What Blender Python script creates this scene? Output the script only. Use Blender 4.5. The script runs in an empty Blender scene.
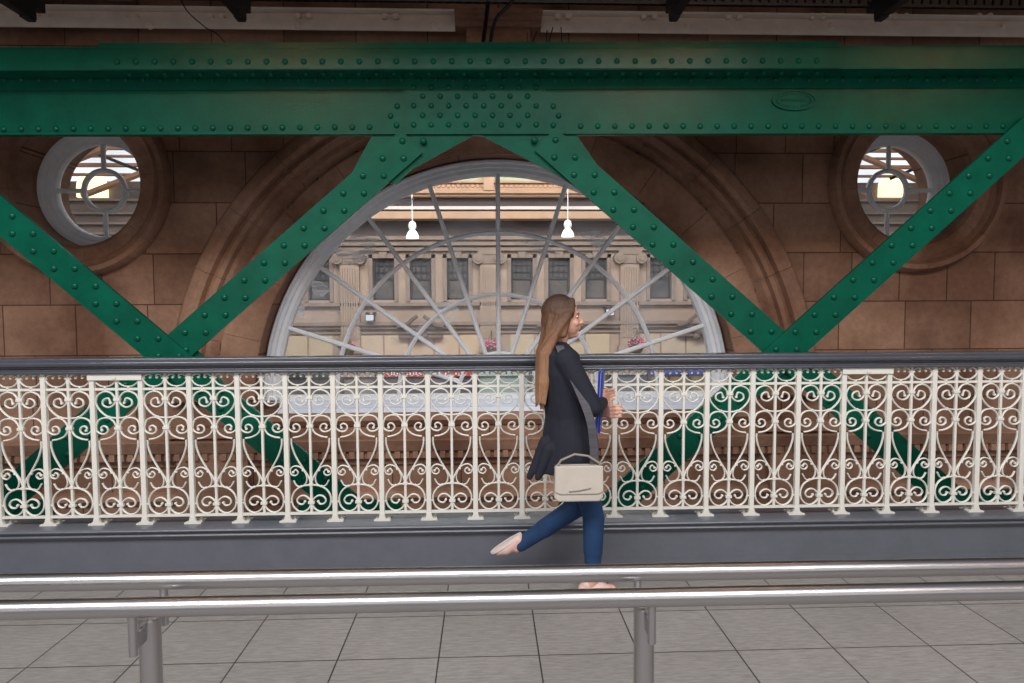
import bpy, bmesh, math, random
from mathutils import Vector, Matrix, Quaternion
random.seed(7)
PI = math.pi
sc = bpy.context.scene
COL = sc.collection

# ------------------------------------------------------------------ camera
F = 680.0
cyv = Vector((-26, 36.5, -F)).normalized()
_s = 0.00705
cxv = Vector((1, _s, -(26 - 36.5*_s)/F)).normalized()
cxv = (cxv - cyv*cxv.dot(cyv)).normalized()
czv = cxv.cross(cyv).normalized()
MW = Matrix((cxv, cyv, czv))                     # camera space -> world space
CAMP = Vector((0, 0, 1.6))
cd = bpy.data.cameras.new('camera'); cam = bpy.data.objects.new('camera', cd); COL.objects.link(cam)
cam.matrix_world = Matrix.Translation(CAMP) @ MW.to_4x4()
cd.lens = F*36/1024; cd.sensor_width = 36; cd.clip_start = .05; cd.clip_end = 300
sc.camera = cam
def P(px, py, Y):
    """world point on the plane y=Y that the photo shows at pixel px,py"""
    d = MW @ Vector((px-512, -(py-341.5), -F))
    t = Y/d.y
    return CAMP + d*t

# ------------------------------------------------------------------ view, world, lights
sc.view_settings.view_transform = 'Standard'; sc.view_settings.look = 'None'
sc.view_settings.gamma = 1; sc.view_settings.use_curve_mapping = False
sc.view_settings.exposure = 0.08
w = bpy.data.worlds.new('sky'); sc.world = w; w.use_nodes = True
nt = w.node_tree; nt.nodes.clear()
def N(nt, t, **k):
    n = nt.nodes.new(t)
    for a, b in k.items(): setattr(n, a, b)
    return n
wo = N(nt, 'ShaderNodeOutputWorld'); bg = N(nt, 'ShaderNodeBackground')
tc = N(nt, 'ShaderNodeTexCoord'); sx = N(nt, 'ShaderNodeSeparateXYZ')
mr = N(nt, 'ShaderNodeMapRange'); mr.inputs[1].default_value = 0.35; mr.inputs[2].default_value = 0.6
mx = N(nt, 'ShaderNodeMix', data_type='RGBA')
mx.inputs[6].default_value = (.14, .145, .165, 1); mx.inputs[7].default_value = (.98, 1.04, 1.1, 1)
nt.links.new(tc.outputs['Generated'], sx.inputs[0]); nt.links.new(sx.outputs[1], mr.inputs[0])
nt.links.new(mr.outputs[0], mx.inputs[0]); nt.links.new(mx.outputs[2], bg.inputs[0])
bg.inputs[1].default_value = 1.0
nt.links.new(bg.outputs[0], wo.inputs[0])

def area(name, loc, target, sx_, sy_, power, col=(1, 1, 1)):
    l = bpy.data.lights.new(name, 'AREA'); l.shape = 'RECTANGLE'; l.size = sx_; l.size_y = sy_
    l.energy = power; l.color = col
    o = bpy.data.objects.new(name, l); COL.objects.link(o); o.location = loc
    o.rotation_euler = (Vector(target)-Vector(loc)).to_track_quat('-Z', 'Y').to_euler()
    return o
area('glazed_roof_daylight', (-1, -3.2, 8.0), (0, 4.5, 1.2), 13, 2.6, 1120, (.95, .98, 1.0))
area('hall_window_daylight', (0, -5.0, 2.9), (0, 5, 0.8), 14, 2.8, 105, (1, .98, .96))
area('concourse_daylight', (0, 13, 9.5), (0, 24, 3.0), 18, 4, 2500, (1, 1, 1))
for lx, lz, lw, lp in ((-3.75, 6.35, 1.6, 30), (3.3, 6.35, 1.7, 30), (8.4, 6.35, 1.4, 30), (-2.7, 5.45, 1.7, 8), (3.0, 5.45, 1.3, 8)):
    area('warm_hall_lamp', (lx, -3.2, lz), (lx*.4, 4.8, 3.3), lw, .26, lp, (1, .52, .2))
for lx, lw in ((-1.5, 2.2), (1.75, 1.6)):
    area('warm_strip_lamp', (lx, 2.9, 3.95), (lx, 1.7, .9), lw, .09, 4, (1, .5, .18))


# ------------------------------------------------------------------ materials
def srgb(r, g, b):
    f = lambda c: (c/255/12.92) if c/255 <= .04045 else ((c/255+.055)/1.055)**2.4
    return (f(r), f(g), f(b), 1)
def mat(name, col, rough=.5, metal=0, noise=0, nscale=8, bump=0, bscale=40, spec=.5, stretch=None, col2=None, coat=0, emit=None, estr=0):
    m = bpy.data.materials.new(name); m.use_nodes = True; t = m.node_tree
    b = t.nodes['Principled BSDF']
    c = srgb(*col)
    b.inputs['Base Color'].default_value = c; b.inputs['Roughness'].default_value = rough
    b.inputs['Metallic'].default_value = metal; b.inputs['Specular IOR Level'].default_value = spec
    b.inputs['Coat Weight'].default_value = coat
    if emit: b.inputs['Emission Color'].default_value = srgb(*emit); b.inputs['Emission Strength'].default_value = estr
    tcn = N(t, 'ShaderNodeTexCoord'); mp = N(t, 'ShaderNodeMapping')
    t.links.new(tcn.outputs['Object'], mp.inputs[0])
    if stretch: mp.inputs['Scale'].default_value = stretch
    if noise:
        n = N(t, 'ShaderNodeTexNoise'); n.inputs['Scale'].default_value = nscale; n.inputs['Detail'].default_value = 6
        n.inputs['Roughness'].default_value = .65
        t.links.new(mp.outputs[0], n.inputs['Vector'])
        r = N(t, 'ShaderNodeMapRange'); r.inputs[1].default_value = .3; r.inputs[2].default_value = .7
        t.links.new(n.outputs[0], r.inputs[0])
        x = N(t, 'ShaderNodeMix', data_type='RGBA')
        c2 = srgb(*col2) if col2 else tuple(v*(1-noise) for v in c[:3])+(1,)
        x.inputs[6].default_value = c; x.inputs[7].default_value = c2
        t.links.new(r.outputs[0], x.inputs[0]); t.links.new(x.outputs[2], b.inputs['Base Color'])
    if bump:
        n = N(t, 'ShaderNodeTexNoise'); n.inputs['Scale'].default_value = bscale; n.inputs['Detail'].default_value = 4
        t.links.new(mp.outputs[0], n.inputs['Vector'])
        q = N(t, 'ShaderNodeBump'); q.inputs['Strength'].default_value = bump; q.inputs['Distance'].default_value = .01
        t.links.new(n.outputs[0], q.inputs['Height']); t.links.new(q.outputs[0], b.inputs['Normal'])
    return m

GREEN = mat('green_gloss_paint', (1, 92, 70), .25, noise=.35, nscale=5, bump=.1, bscale=70, spec=.24)
WHITEIRON = mat('cream_white_paint', (232, 229, 220), .42, noise=.06, nscale=20)
SLATE = mat('slate_blue_gloss_paint', (78, 80, 90), .2, noise=.2, nscale=9, bump=.15, bscale=24, spec=.7, coat=.4)
PLINTH = mat('plinth_slate_paint', (102, 105, 114), .3, noise=.16, nscale=6, bump=.2, bscale=20)
FRAMEW = mat('grey_white_window_paint', (240, 241, 245), .4, noise=.12, nscale=10)
CREAM = mat('cream_steel_paint', (240, 224, 210), .5, noise=.18, nscale=6)
BLACK = mat('black_steel', (26, 27, 30), .5)
CABLE = mat('black_cable', (15, 15, 17), .5)
STEEL = mat('brushed_stainless_steel', (186, 184, 186), .30, metal=1, bump=.06, bscale=120, stretch=(.03, 1, 1))
STEELV = mat('satin_stainless_steel', (190, 188, 190), .32, metal=1)
STONEF = mat('far_pale_sandstone', (182, 160, 142), .85, noise=.22, nscale=1.4)
STONEC = mat('far_cream_panel', (206, 186, 158), .85, noise=.15, nscale=1)
STONED = mat('far_carved_sandstone', (158, 140, 126), .85, noise=.3, nscale=3)
TAN = mat('gilt_tan_plaster', (206, 168, 136), .7, noise=.15, nscale=3)
MINT = mat('mint_and_gold_plaster', (176, 208, 192), .7, noise=.9, nscale=2.4, col2=(196, 188, 140))
DARKB = mat('shadowed_timber_band', (84, 72, 70), .8, noise=.2, nscale=2)  # plain dark brown for two bands of the far cornice
WINF = mat('dark_sash_paint', (40, 46, 56), .5)
DGLASS = mat('dark_window_pane', (70, 74, 80), .12, noise=.6, nscale=1.3, col2=(120, 112, 104))
TIMBER = mat('roof_timber', (170, 128, 98), .8, noise=.2, nscale=2)
BOLT = mat('cream_bolt', (232, 215, 200), .5)

def stone(name, brick=True, w_=.95, h_=.473, zoff=0, xoff=0):
    m = bpy.data.materials.new(name); m.use_nodes = True; t = m.node_tree; b = t.nodes['Principled BSDF']
    b.inputs['Roughness'].default_value = .88; b.inputs['Specular IOR Level'].default_value = .25
    tcn = N(t, 'ShaderNodeTexCoord'); sp = N(t, 'ShaderNodeSeparateXYZ'); cb = N(t, 'ShaderNodeCombineXYZ')
    t.links.new(tcn.outputs['Object'], sp.inputs[0])
    ax = N(t, 'ShaderNodeMath', operation='ADD'); ax.inputs[1].default_value = xoff
    az = N(t, 'ShaderNodeMath', operation='ADD'); az.inputs[1].default_value = zoff
    t.links.new(sp.outputs[0], ax.inputs[0]); t.links.new(sp.outputs[2], az.inputs[0])
    t.links.new(ax.outputs[0], cb.inputs[0]); t.links.new(az.outputs[0], cb.inputs[1])
    n1 = N(t, 'ShaderNodeTexNoise'); n1.inputs['Scale'].default_value = 1.3; n1.inputs['Detail'].default_value = 8
    n2 = N(t, 'ShaderNodeTexNoise'); n2.inputs['Scale'].default_value = 16; n2.inputs['Detail'].default_value = 8; n2.inputs['Roughness'].default_value = .7
    for n in (n1, n2): t.links.new(tcn.outputs['Object'], n.inputs['Vector'])
    base = N(t, 'ShaderNodeMix', data_type='RGBA')
    base.inputs[6].default_value = srgb(128, 92, 73); base.inputs[7].default_value = srgb(178, 138, 114)
    r1 = N(t, 'ShaderNodeMapRange'); r1.inputs[1].default_value = .35; r1.inputs[2].default_value = .65
    t.links.new(n1.outputs[0], r1.inputs[0]); t.links.new(r1.outputs[0], base.inputs[0])
    fine = N(t, 'ShaderNodeMix', data_type='RGBA', blend_type='MULTIPLY'); fine.inputs[0].default_value = .5
    r2 = N(t, 'ShaderNodeMapRange'); r2.inputs[1].default_value = .3; r2.inputs[2].default_value = .6; r2.inputs[3].default_value = .55; r2.inputs[4].default_value = 1.1
    t.links.new(n2.outputs[0], r2.inputs[0])
    t.links.new(base.outputs[2], fine.inputs[6]); t.links.new(r2.outputs[0], fine.inputs[7])
    out = fine.outputs[2]
    bp = N(t, 'ShaderNodeBump'); bp.inputs['Strength'].default_value = .4; bp.inputs['Distance'].default_value = .01
    t.links.new(n2.outputs[0], bp.inputs['Height'])
    if brick:
        br = N(t, 'ShaderNodeTexBrick'); br.inputs['Scale'].default_value = 1
        br.inputs['Brick Width'].default_value = w_; br.inputs['Row Height'].default_value = h_
        br.inputs['Mortar Size'].default_value = .006; br.inputs['Mortar Smooth'].default_value = .3
        br.offset = .42; br.squash = .72; br.squash_frequency = 3
        br.inputs['Color1'].default_value = (1, 1, 1, 1); br.inputs['Color2'].default_value = (.72, .70, .69, 1)
        br.inputs['Mortar'].default_value = (.30, .27, .26, 1)
        t.links.new(cb.outputs[0], br.inputs['Vector'])
        mm = N(t, 'ShaderNodeMix', data_type='RGBA', blend_type='MULTIPLY'); mm.inputs[0].default_value = 1
        t.links.new(out, mm.inputs[6]); t.links.new(br.outputs[0], mm.inputs[7]); out = mm.outputs[2]
        bp2 = N(t, 'ShaderNodeBump'); bp2.invert = True; bp2.inputs['Strength'].default_value = .6; bp2.inputs['Distance'].default_value = .01
        t.links.new(br.outputs['Fac'], bp2.inputs['Height']); t.links.new(bp.outputs[0], bp2.inputs['Normal'])
        t.links.new(bp2.outputs[0], b.inputs['Normal'])
    else:
        t.links.new(bp.outputs[0], b.inputs['Normal'])
    t.links.new(out, b.inputs['Base Color'])
    return m
YW = 6.5
ZC = P(100, 254, YW).z
STONE = stone('brown_sandstone_ashlar', zoff=-(ZC % .473), xoff=.25, w_=.66)
STONET = stone('brown_sandstone_moulding', brick=False)

def glass(name, haze=.05, tint=(1, 1, 1)):
    m = bpy.data.materials.new(name); m.use_nodes = True; t = m.node_tree; t.nodes.clear()
    o = N(t, 'ShaderNodeOutputMaterial'); tr = N(t, 'ShaderNodeBsdfTransparent'); tr.inputs[0].default_value = (*tint, 1)
    gl = N(t, 'ShaderNodeBsdfGlossy'); gl.inputs['Roughness'].default_value = .04
    lw = N(t, 'ShaderNodeLayerWeight'); lw.inputs[0].default_value = .18
    a = N(t, 'ShaderNodeMixShader'); t.links.new(lw.outputs['Fresnel'], a.inputs[0]); t.links.new(tr.outputs[0], a.inputs[1]); t.links.new(gl.outputs[0], a.inputs[2])
    df = N(t, 'ShaderNodeBsdfDiffuse'); df.inputs[0].default_value = (.75, .78, .85, 1)
    b = N(t, 'ShaderNodeMixShader'); t.links.new(a.outputs[0], b.inputs[1]); t.links.new(df.outputs[0], b.inputs[2])
    tcn = N(t, 'ShaderNodeTexCoord'); n = N(t, 'ShaderNodeTexNoise'); n.inputs['Scale'].default_value = 2.2; n.inputs['Detail'].default_value = 7
    t.links.new(tcn.outputs['Object'], n.inputs['Vector'])
    r = N(t, 'ShaderNodeMapRange'); r.inputs[1].default_value = .4; r.inputs[2].default_value = .75; r.inputs[3].default_value = haze*.4; r.inputs[4].default_value = haze*3
    t.links.new(n.outputs[0], r.inputs[0]); t.links.new(r.outputs[0], b.inputs[0])
    bp = N(t, 'ShaderNodeBump'); bp.inputs['Strength'].default_value = .25; bp.inputs['Distance'].default_value = .03
    t.links.new(n.outputs[0], bp.inputs['Height']); t.links.new(bp.outputs[0], gl.inputs['Normal'])
    t.links.new(b.outputs[0], o.inputs[0])
    return m
GLASS = glass('dusty_window_glass', .05)

def floor_mat():
    m = bpy.data.materials.new('grey_wood_grain_floor_tile'); m.use_nodes = True; t = m.node_tree; b = t.nodes['Principled BSDF']
    tcn = N(t, 'ShaderNodeTexCoord'); mp = N(t, 'ShaderNodeMapping'); t.links.new(tcn.outputs['Object'], mp.inputs[0])
    mp.inputs['Rotation'].default_value = (0, 0, 0)
    br = N(t, 'ShaderNodeTexBrick'); br.offset = 0; br.squash = 1
    br.inputs['Scale'].default_value = 1; br.inputs['Brick Width'].default_value = .457; br.inputs['Row Height'].default_value = .417
    br.inputs['Mortar Size'].default_value = .0036; br.inputs['Mortar Smooth'].default_value = .1
    br.inputs['Color1'].default_value = (1, 1, 1, 1); br.inputs['Color2'].default_value = (.9, .9, .9, 1); br.inputs['Mortar'].default_value = (.12, .12, .13, 1)
    of = N(t, 'ShaderNodeVectorMath', operation='ADD'); of.inputs[1].default_value = (.457*20+.226, .417*20-3.02, 0)
    t.links.new(mp.outputs[0], of.inputs[0]); t.links.new(of.outputs[0], br.inputs['Vector'])
    st = N(t, 'ShaderNodeMapping'); st.inputs['Scale'].default_value = (5, 30, 1); t.links.new(tcn.outputs['Object'], st.inputs[0])
    n = N(t, 'ShaderNodeTexNoise'); n.inputs['Scale'].default_value = 2.4; n.inputs['Detail'].default_value = 8; n.inputs['Roughness'].default_value = .72
    t.links.new(st.outputs[0], n.inputs['Vector'])
    n2 = N(t, 'ShaderNodeTexNoise'); n2.inputs['Scale'].default_value = 1.6; n2.inputs['Detail'].default_value = 5
    t.links.new(tcn.outputs['Object'], n2.inputs['Vector'])
    x = N(t, 'ShaderNodeMix', data_type='RGBA'); x.inputs[6].default_value = srgb(144, 139, 135); x.inputs[7].default_value = srgb(176, 171, 167)
    r = N(t, 'ShaderNodeMapRange'); r.inputs[1].default_value = .33; r.inputs[2].default_value = .62
    t.links.new(n.outputs[0], r.inputs[0]); t.links.new(r.outputs[0], x.inputs[0])
    y = N(t, 'ShaderNodeMix', data_type='RGBA', blend_type='MULTIPLY'); y.inputs[0].default_value = 1
    t.links.new(x.outputs[2], y.inputs[6]); t.links.new(br.outputs[0], y.inputs[7])
    z = N(t, 'ShaderNodeMix', data_type='RGBA', blend_type='MULTIPLY'); z.inputs[0].default_value = .35
    t.links.new(y.outputs[2], z.inputs[6]); t.links.new(n2.outputs[0], z.inputs[7])
    t.links.new(z.outputs[2], b.inputs['Base Color'])
    b.inputs['Roughness'].default_value = .5; b.inputs['Specular IOR Level'].default_value = .35
    bp = N(t, 'ShaderNodeBump'); bp.inputs['Strength'].default_value = .3; bp.inputs['Distance'].default_value = .003
    t.links.new(n.outputs[0], bp.inputs['Height']); t.links.new(bp.outputs[0], b.inputs['Normal'])
    return m
TILE = floor_mat()

# ------------------------------------------------------------------ object helpers
def tag(o, label=None, cat=None, group=None, kind=None):
    if label: o['label'] = label
    if cat: o['category'] = cat
    if group: o['group'] = group
    if kind: o['kind'] = kind
    return o
def empty(name, loc=(0, 0, 0), label=None, cat=None, group=None):
    o = bpy.data.objects.new(name, None); COL.objects.link(o); o.location = loc; o.empty_display_size = .1
    return tag(o, label, cat, group)
class MB:
    def __init__(s): s.v = []; s.f = []
    def add(s, vs, fs):
        k = len(s.v); s.v += [tuple(v) for v in vs]; s.f += [tuple(i+k for i in f) for f in fs]; return s
    def box(s, x0, x1, y0, y1, z0, z1, bev=0):
        if bev:
            # chamfer along the longest axis only
            L = [x1-x0, y1-y0, z1-z0]; ax = L.index(max(L)); b = bev
            def q(a0, a1, c0, c1): return [(a0+b, c0), (a1-b, c0), (a1, c0+b), (a1, c1-b), (a1-b, c1), (a0+b, c1), (a0, c1-b), (a0, c0+b)]
            if ax == 0: pr = q(y0, y1, z0, z1); g = lambda t, p: (t, p[0], p[1]); e = (x0, x1)
            elif ax == 1: pr = q(x0, x1, z0, z1); g = lambda t, p: (p[0], t, p[1]); e = (y0, y1)
            else: pr = q(x0, x1, y0, y1); g = lambda t, p: (p[0], p[1], t); e = (z0, z1)
            n = 8; vs = [g(e[0], p) for p in pr]+[g(e[1], p) for p in pr]
            return s.add(vs, [(i, (i+1) % n, n+(i+1) % n, n+i) for i in range(n)]+[tuple(range(n))[::-1], tuple(range(n, 2*n))])
        vs = [(x0, y0, z0), (x1, y0, z0), (x1, y1, z0), (x0, y1, z0), (x0, y0, z1), (x1, y0, z1), (x1, y1, z1), (x0, y1, z1)]
        return s.add(vs, [(0, 3, 2, 1), (4, 5, 6, 7), (0, 1, 5, 4), (1, 2, 6, 5), (2, 3, 7, 6), (3, 0, 4, 7)])
    def prism(s, pts, y0, y1):
        """polygon of (x,z) extruded from y0 to y1"""
        n = len(pts); vs = [(p[0], y0, p[1]) for p in pts]+[(p[0], y1, p[1]) for p in pts]
        return s.add(vs, [tuple(range(n)), tuple(range(n, 2*n))[::-1]]+[(i, n+i, n+(i+1) % n, (i+1) % n) for i in range(n)])
    def xprism(s, prof, x0, x1, fx=None):
        """profile of (y,z) extruded along x"""
        n = len(prof); vs = [(x0, p[0], p[1]) for p in prof]+[(x1, p[0], p[1]) for p in prof]
        return s.add(vs, [tuple(range(n)), tuple(range(n, 2*n))[::-1]]+[(i, n+i, n+(i+1) % n, (i+1) % n) for i in range(n)])
    def tube(s, pts, r, seg=8, ry=None, up=None):
        """sweep; r radius or list; section flattened when ry is given (ry along world y)"""
        pts = [Vector(p) for p in pts]; n = len(pts); rs = r if isinstance(r, (list, tuple)) else [r]*n
        vs = []; fs = []; prev = None
        for i, p in enumerate(pts):
            a = pts[max(i-1, 0)]; b = pts[min(i+1, n-1)]; t = (b-a).normalized()
            if ry is not None:
                u = Vector((0, 1, 0)); v = t.cross(u).normalized()
                for k in range(seg):
                    an = 2*PI*(k+.5)/seg; vs.append(p+v*rs[i]*math.cos(an)*1.08+u*ry*math.sin(an)*1.08)
            else:
                if prev is None:
                    u = Vector((0, 0, 1)) if abs(t.z) < .9 else Vector((1, 0, 0)); u = (u-t*u.dot(t)).normalized()
                else: u = (prev-t*prev.dot(t)).normalized()
                prev = u; v = t.cross(u)
                for k in range(seg):
                    an = 2*PI*k/seg; vs.append(p+u*rs[i]*math.cos(an)+v*rs[i]*math.sin(an))
        for i in range(n-1):
            for k in range(seg):
                fs.append((i*seg+k, i*seg+(k+1) % seg, (i+1)*seg+(k+1) % seg, (i+1)*seg+k))
        fs += [tuple(range(seg))[::-1], tuple(range((n-1)*seg, n*seg))]
        return s.add(vs, fs)
    def lathe(s, prof, c, seg=16, axis='z'):
        """prof (r,h) from bottom to top"""
        vs = []; fs = []; n = len(prof)
        for r, h in prof:
            for k in range(seg):
                a = 2*PI*k/seg; q = (r*math.cos(a), r*math.sin(a), h)
                if axis == 'y': q = (q[0], q[2], q[1])
                vs.append((c[0]+q[0], c[1]+q[1], c[2]+q[2]))
        for i in range(n-1):
            for k in range(seg):
                fs.append((i*seg+k, i*seg+(k+1) % seg, (i+1)*seg+(k+1) % seg, (i+1)*seg+k))
        fs += [tuple(range(seg))[::-1], tuple(range((n-1)*seg, n*seg))]
        return s.add(vs, fs)
    def ring(s, cx, cz, prof, a0, a1, seg):
        """closed profile of (r,y) swept round the y axis through cx,cz; angles from +x towards +z"""
        full = abs(a1-a0-2*PI) < 1e-6; n = len(prof); m = seg if full else seg+1; vs = []; fs = []
        for i in range(m):
            a = a0+(a1-a0)*i/seg
            for r, y in prof: vs.append((cx+r*math.cos(a), y, cz+r*math.sin(a)))
        for i in range(seg):
            j = (i+1) % m
            for k in range(n):
                fs.append((i*n+k, i*n+(k+1) % n, j*n+(k+1) % n, j*n+k))
        if not full: fs += [tuple(range(n))[::-1], tuple(range((m-1)*n, m*n))]
        return s.add(vs, fs)
    def rivet(s, p, r=.021, h=.5, seg=10):
        """round head facing -y"""
        x, y, z = p; vs = []; fs = []
        for j, (q, d) in enumerate(((1.0, -.0), (.93, .45), (.6, .85))):
            for k in range(seg):
                a = 2*PI*k/seg; vs.append((x+r*q*math.cos(a), y-r*h*1.3*d, z+r*q*math.sin(a)))
        vs.append((x, y-r*h*1.3, z))
        for j in range(2):
            for k in range(seg): fs.append((j*seg+k, (j+1)*seg+k, (j+1)*seg+(k+1) % seg, j*seg+(k+1) % seg))
        for k in range(seg): fs.append((2*seg+k, 3*seg, 2*seg+(k+1) % seg))
        return s.add(vs, fs)
    def build(s, name, m, parent=None, smooth=False, loc=None):
        me = bpy.data.meshes.new(name); me.from_pydata(s.v, [], s.f); me.validate()
        bm = bmesh.new(); bm.from_mesh(me); bmesh.ops.recalc_face_normals(bm, faces=bm.faces); bm.to_mesh(me); bm.free()
        me.materials.append(m)
        if smooth:
            me.polygons.foreach_set('use_smooth', [True]*len(me.polygons)); me.set_sharp_from_angle(angle=math.radians(40))
        o = bpy.data.objects.new(name, me); COL.objects.link(o)
        if parent: o.parent = parent
        if loc: o.location = loc
        return o
def bake(o):
    dg = bpy.context.evaluated_depsgraph_get(); me = bpy.data.meshes.new_from_object(o.evaluated_get(dg))
    old = o.data; o.modifiers.clear(); o.data = me; bpy.data.meshes.remove(old)
def copyobj(o, parent=None, loc=None):
    c = o.copy(); COL.objects.link(c)
    if parent: c.parent = parent
    if loc is not None: c.location = loc
    return c
def copytree(o, parent=None, loc=None):
    c = copyobj(o, parent, loc)
    for ch in list(o.children): copytree(ch, c)
    return c

# ================================================================== SETTING
fl = MB().box(-7, 7, -3, 4.06, -.12, 0).build('floor', TILE); tag(fl, kind='structure')
# wide concourse below and beyond
cf = MB().box(-22, 22, 7.4, 34, -3.2, -3.0).build('floor', mat('concourse_paving', (150, 142, 134), .6, noise=.1), None); tag(cf, kind='structure')

# back wall with three openings
WC = P(499, 394, 6.75); WR = 2.315
OL = P(76.5, 182.5, YW); OR_ = P(916, 182.5, YW); OR_R = 60.5*YW/F
GL_Y = 6.97
sillz = P(499, 410, 6.6).z
wall = MB().box(-8, 8, YW, 7.35, -3.0, 4.75).build('wall_back', STONE); tag(wall, kind='structure')
cut = MB()
pts = [(WC.x+WR*math.cos(PI*i/64), WC.z+WR*math.sin(PI*i/64)) for i in range(65)]+[(WC.x-WR, sillz), (WC.x+WR, sillz)]
cut.prism(pts, YW-.3, 7.6)
for c in (OL, OR_):
    cut.prism([(c.x+OR_R*math.cos(2*PI*i/64), c.z+OR_R*math.sin(2*PI*i/64)) for i in range(64)], YW-.3, 7.6)
co = cut.build('cutter', STONE)
md = wall.modifiers.new('b', 'BOOLEAN'); md.object = co; md.operation = 'DIFFERENCE'; md.solver = 'EXACT'
bpy.context.view_layer.update(); bake(wall); bpy.data.objects.remove(co)

def voussoirs(name, cx, cz, prof, a0, a1, n, seg, m, gap=.004):
    r = max(p[0] for p in prof); g = gap/r; b = MB()
    for i in range(n):
        s0 = a0+(a1-a0)*i/n+g/2; s1 = a0+(a1-a0)*(i+1)/n-g/2
        b.ring(cx, cz, prof, s0, s1, seg)
    o = b.build(name, m, smooth=True); tag(o, kind='structure'); return o
u = YW/F
# arch moulding round the big window: outer roll, hollow, inner roll, then flat voussoirs
Y0 = YW
am = [(322*u, Y0+.02), (322*u, Y0-.07), (318*u, Y0-.12), (309*u, Y0-.14), (305*u, Y0-.12), (303*u, Y0-.06), (298*u, Y0-.10), (294*u, Y0-.09), (292*u, Y0-.04), (287*u, Y0-.055), (281*u, Y0-.0), (281*u, Y0+.02)]
voussoirs('trim_1', WC.x, WC.z, am, 0, PI, 15, 10, STONET)
fv = [(277*u, Y0+.01), (277*u, Y0-.06), (247*u, Y0-.03), (WR+.005, Y0-.005), (WR+.005, Y0+.01)]
voussoirs('trim_2', WC.x, WC.z, fv, 0, PI, 13, 12, STONET)
for k, c in enumerate((OL, OR_)):
    pr = [(91*u, Y0+.02), (91*u, Y0-.05), (87.5*u, Y0-.10), (83*u, Y0-.10), (81*u, Y0-.05), (78*u, Y0-.07), (75*u, Y0-.035), (64*u, Y0-.035), (60.7*u, Y0-.005), (60.7*u, Y0+.02)]
    voussoirs('trim_%d' % (3+k), c.x, c.z, pr, .1, .1+2*PI, 8, 12, STONET)
# cornice with dentils under the window, string courses
b = MB()
def zt(y, Y=YW): return P(499, y, Y).z
b.xprism([(YW+.05, zt(434)), (YW-.16, zt(435)), (YW-.18, zt(440, 6.3)), (YW-.12, zt(447)), (YW-.08, zt(447.5)), (YW-.08, zt(455)), (YW-.03, zt(457)), (YW-.03, zt(462)), (YW+.05, zt(462))], -8, 8)
x = -7.5
while x < 7.5:
    b.box(x, x+.05, YW-.125, YW-.075, zt(454), zt(447.5)); x += .085
c1 = b.build('trim_5', STONET); tag(c1, kind='structure')
b = MB(); b.xprism([(YW+.05, zt(412)), (YW-.05, zt(412)), (YW-.07, zt(418)), (YW-.02, zt(424)), (YW+.05, zt(424))], WC.x-2.5, WC.x+2.5)
b.xprism([(YW+.05, zt(486)), (YW-.06, zt(488)), (YW-.08, zt(494)), (YW-.02, zt(500)), (YW+.05, zt(500))], -8, 8)
for px in (215, 800):
    q = P(px, 420, YW); b.box(q.x-.33, q.x+.33, YW-.10, YW+.05, zt(560), zt(424), 0)
    b.box(q.x-.40, q.x+.40, YW-.15, YW+.05, zt(432), zt(422), 0)
tag(b.build('trim_6', STONET), kind='structure')
# stone corbel block above the girder
b = MB(); q0 = P(455, 8, 6.3).x; q1 = P(541, 8, 6.3).x
def zz(y, Y): return P(499, y, Y).z
b.box(q0+.10, q1-.10, 6.32, YW+.05, 3.6, zz(27, 6.32))
b.xprism([(6.5, zz(8, 6.2)), (6.12, zz(8, 6.12)), (6.12, zz(13, 6.12)), (6.17, zz(14, 6.17)), (6.19, zz(18, 6.19)), (6.24, zz(20, 6.24)), (6.26, zz(26, 6.26)), (6.5, zz(27, 6.32))], q0, q1)
tag(b.build('trim_7', STONET), kind='structure')

# ceiling boards with joists, and a lower slab added to block light
b = MB().box(-8, 8, 3.35, 7.35, 4.75, 4.85).build('ceiling', mat('ceiling_boards', (120, 104, 92), .8, noise=.2)); tag(b, kind='structure')  # front edge carried forward, unseen, to shade the channel
shade_slab = MB().box(-8, 8, 3.2, 5.1, 4.0, 4.1).build('ceiling', bpy.data.materials['ceiling_boards']); tag(shade_slab, kind='structure')  # unseen slab added to keep daylight off the girder and upper wall
JO = mat('timber_joist', (122, 98, 82), .8, noise=.2)
for i in range(-1, 13):
    px = 43+86.3*i; q = P(px, 8, 6.4)
    if 440 < px < 545: continue
    j = MB().box(q.x-.10, q.x+.10, 5.7, 6.26, q.z+.0, 4.75).build('joist', JO, b)

# ------------------------------------------------------------------ windows
def add_window(name, label=None):
    o = empty(name); o['kind'] = 'structure'; return o
w1 = add_window('window_1')
f = 6.75/F
b = MB()
ro, ri = 233*f, 217.5*f
pr = [(ro, 6.72), (ro-.02, 6.68), (ro-.04, 6.68), (ro-.05, 6.71), (ro-.08, 6.71), (ro-.09, 6.73), (ri+.03, 6.73), (ri, 6.76), (ri, 6.84), (ro, 6.84)]
b.ring(WC.x, WC.z, pr, 0, PI, 72)
zb = P(499, 398, 6.7).z
for s in (-1, 1):
    xa = WC.x+s*ri; xb = WC.x+s*ro
    b.box(min(xa, xb), max(xa, xb), 6.69, 6.84, zb, WC.z)
b.box(WC.x-ro, WC.x+ro, 6.72, 6.84, zb-.03, zb+.035)
b.build('window_frame', FRAMEW, w1, smooth=True)
b = MB(); b.xprism([(6.84, zb+.0), (6.62, zb-.015), (6.60, zb-.03), (6.60, zb-.055), (6.54, zb-.065), (6.52, zb-.12), (6.84, zb-.12)], WC.x-2.12, WC.x+2.14)
b.build('window_sill', mat('pale_blue_grey_sill', (222, 228, 242), .45, noise=.12, nscale=8), w1)
b = MB(); pr_ = .026
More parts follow.
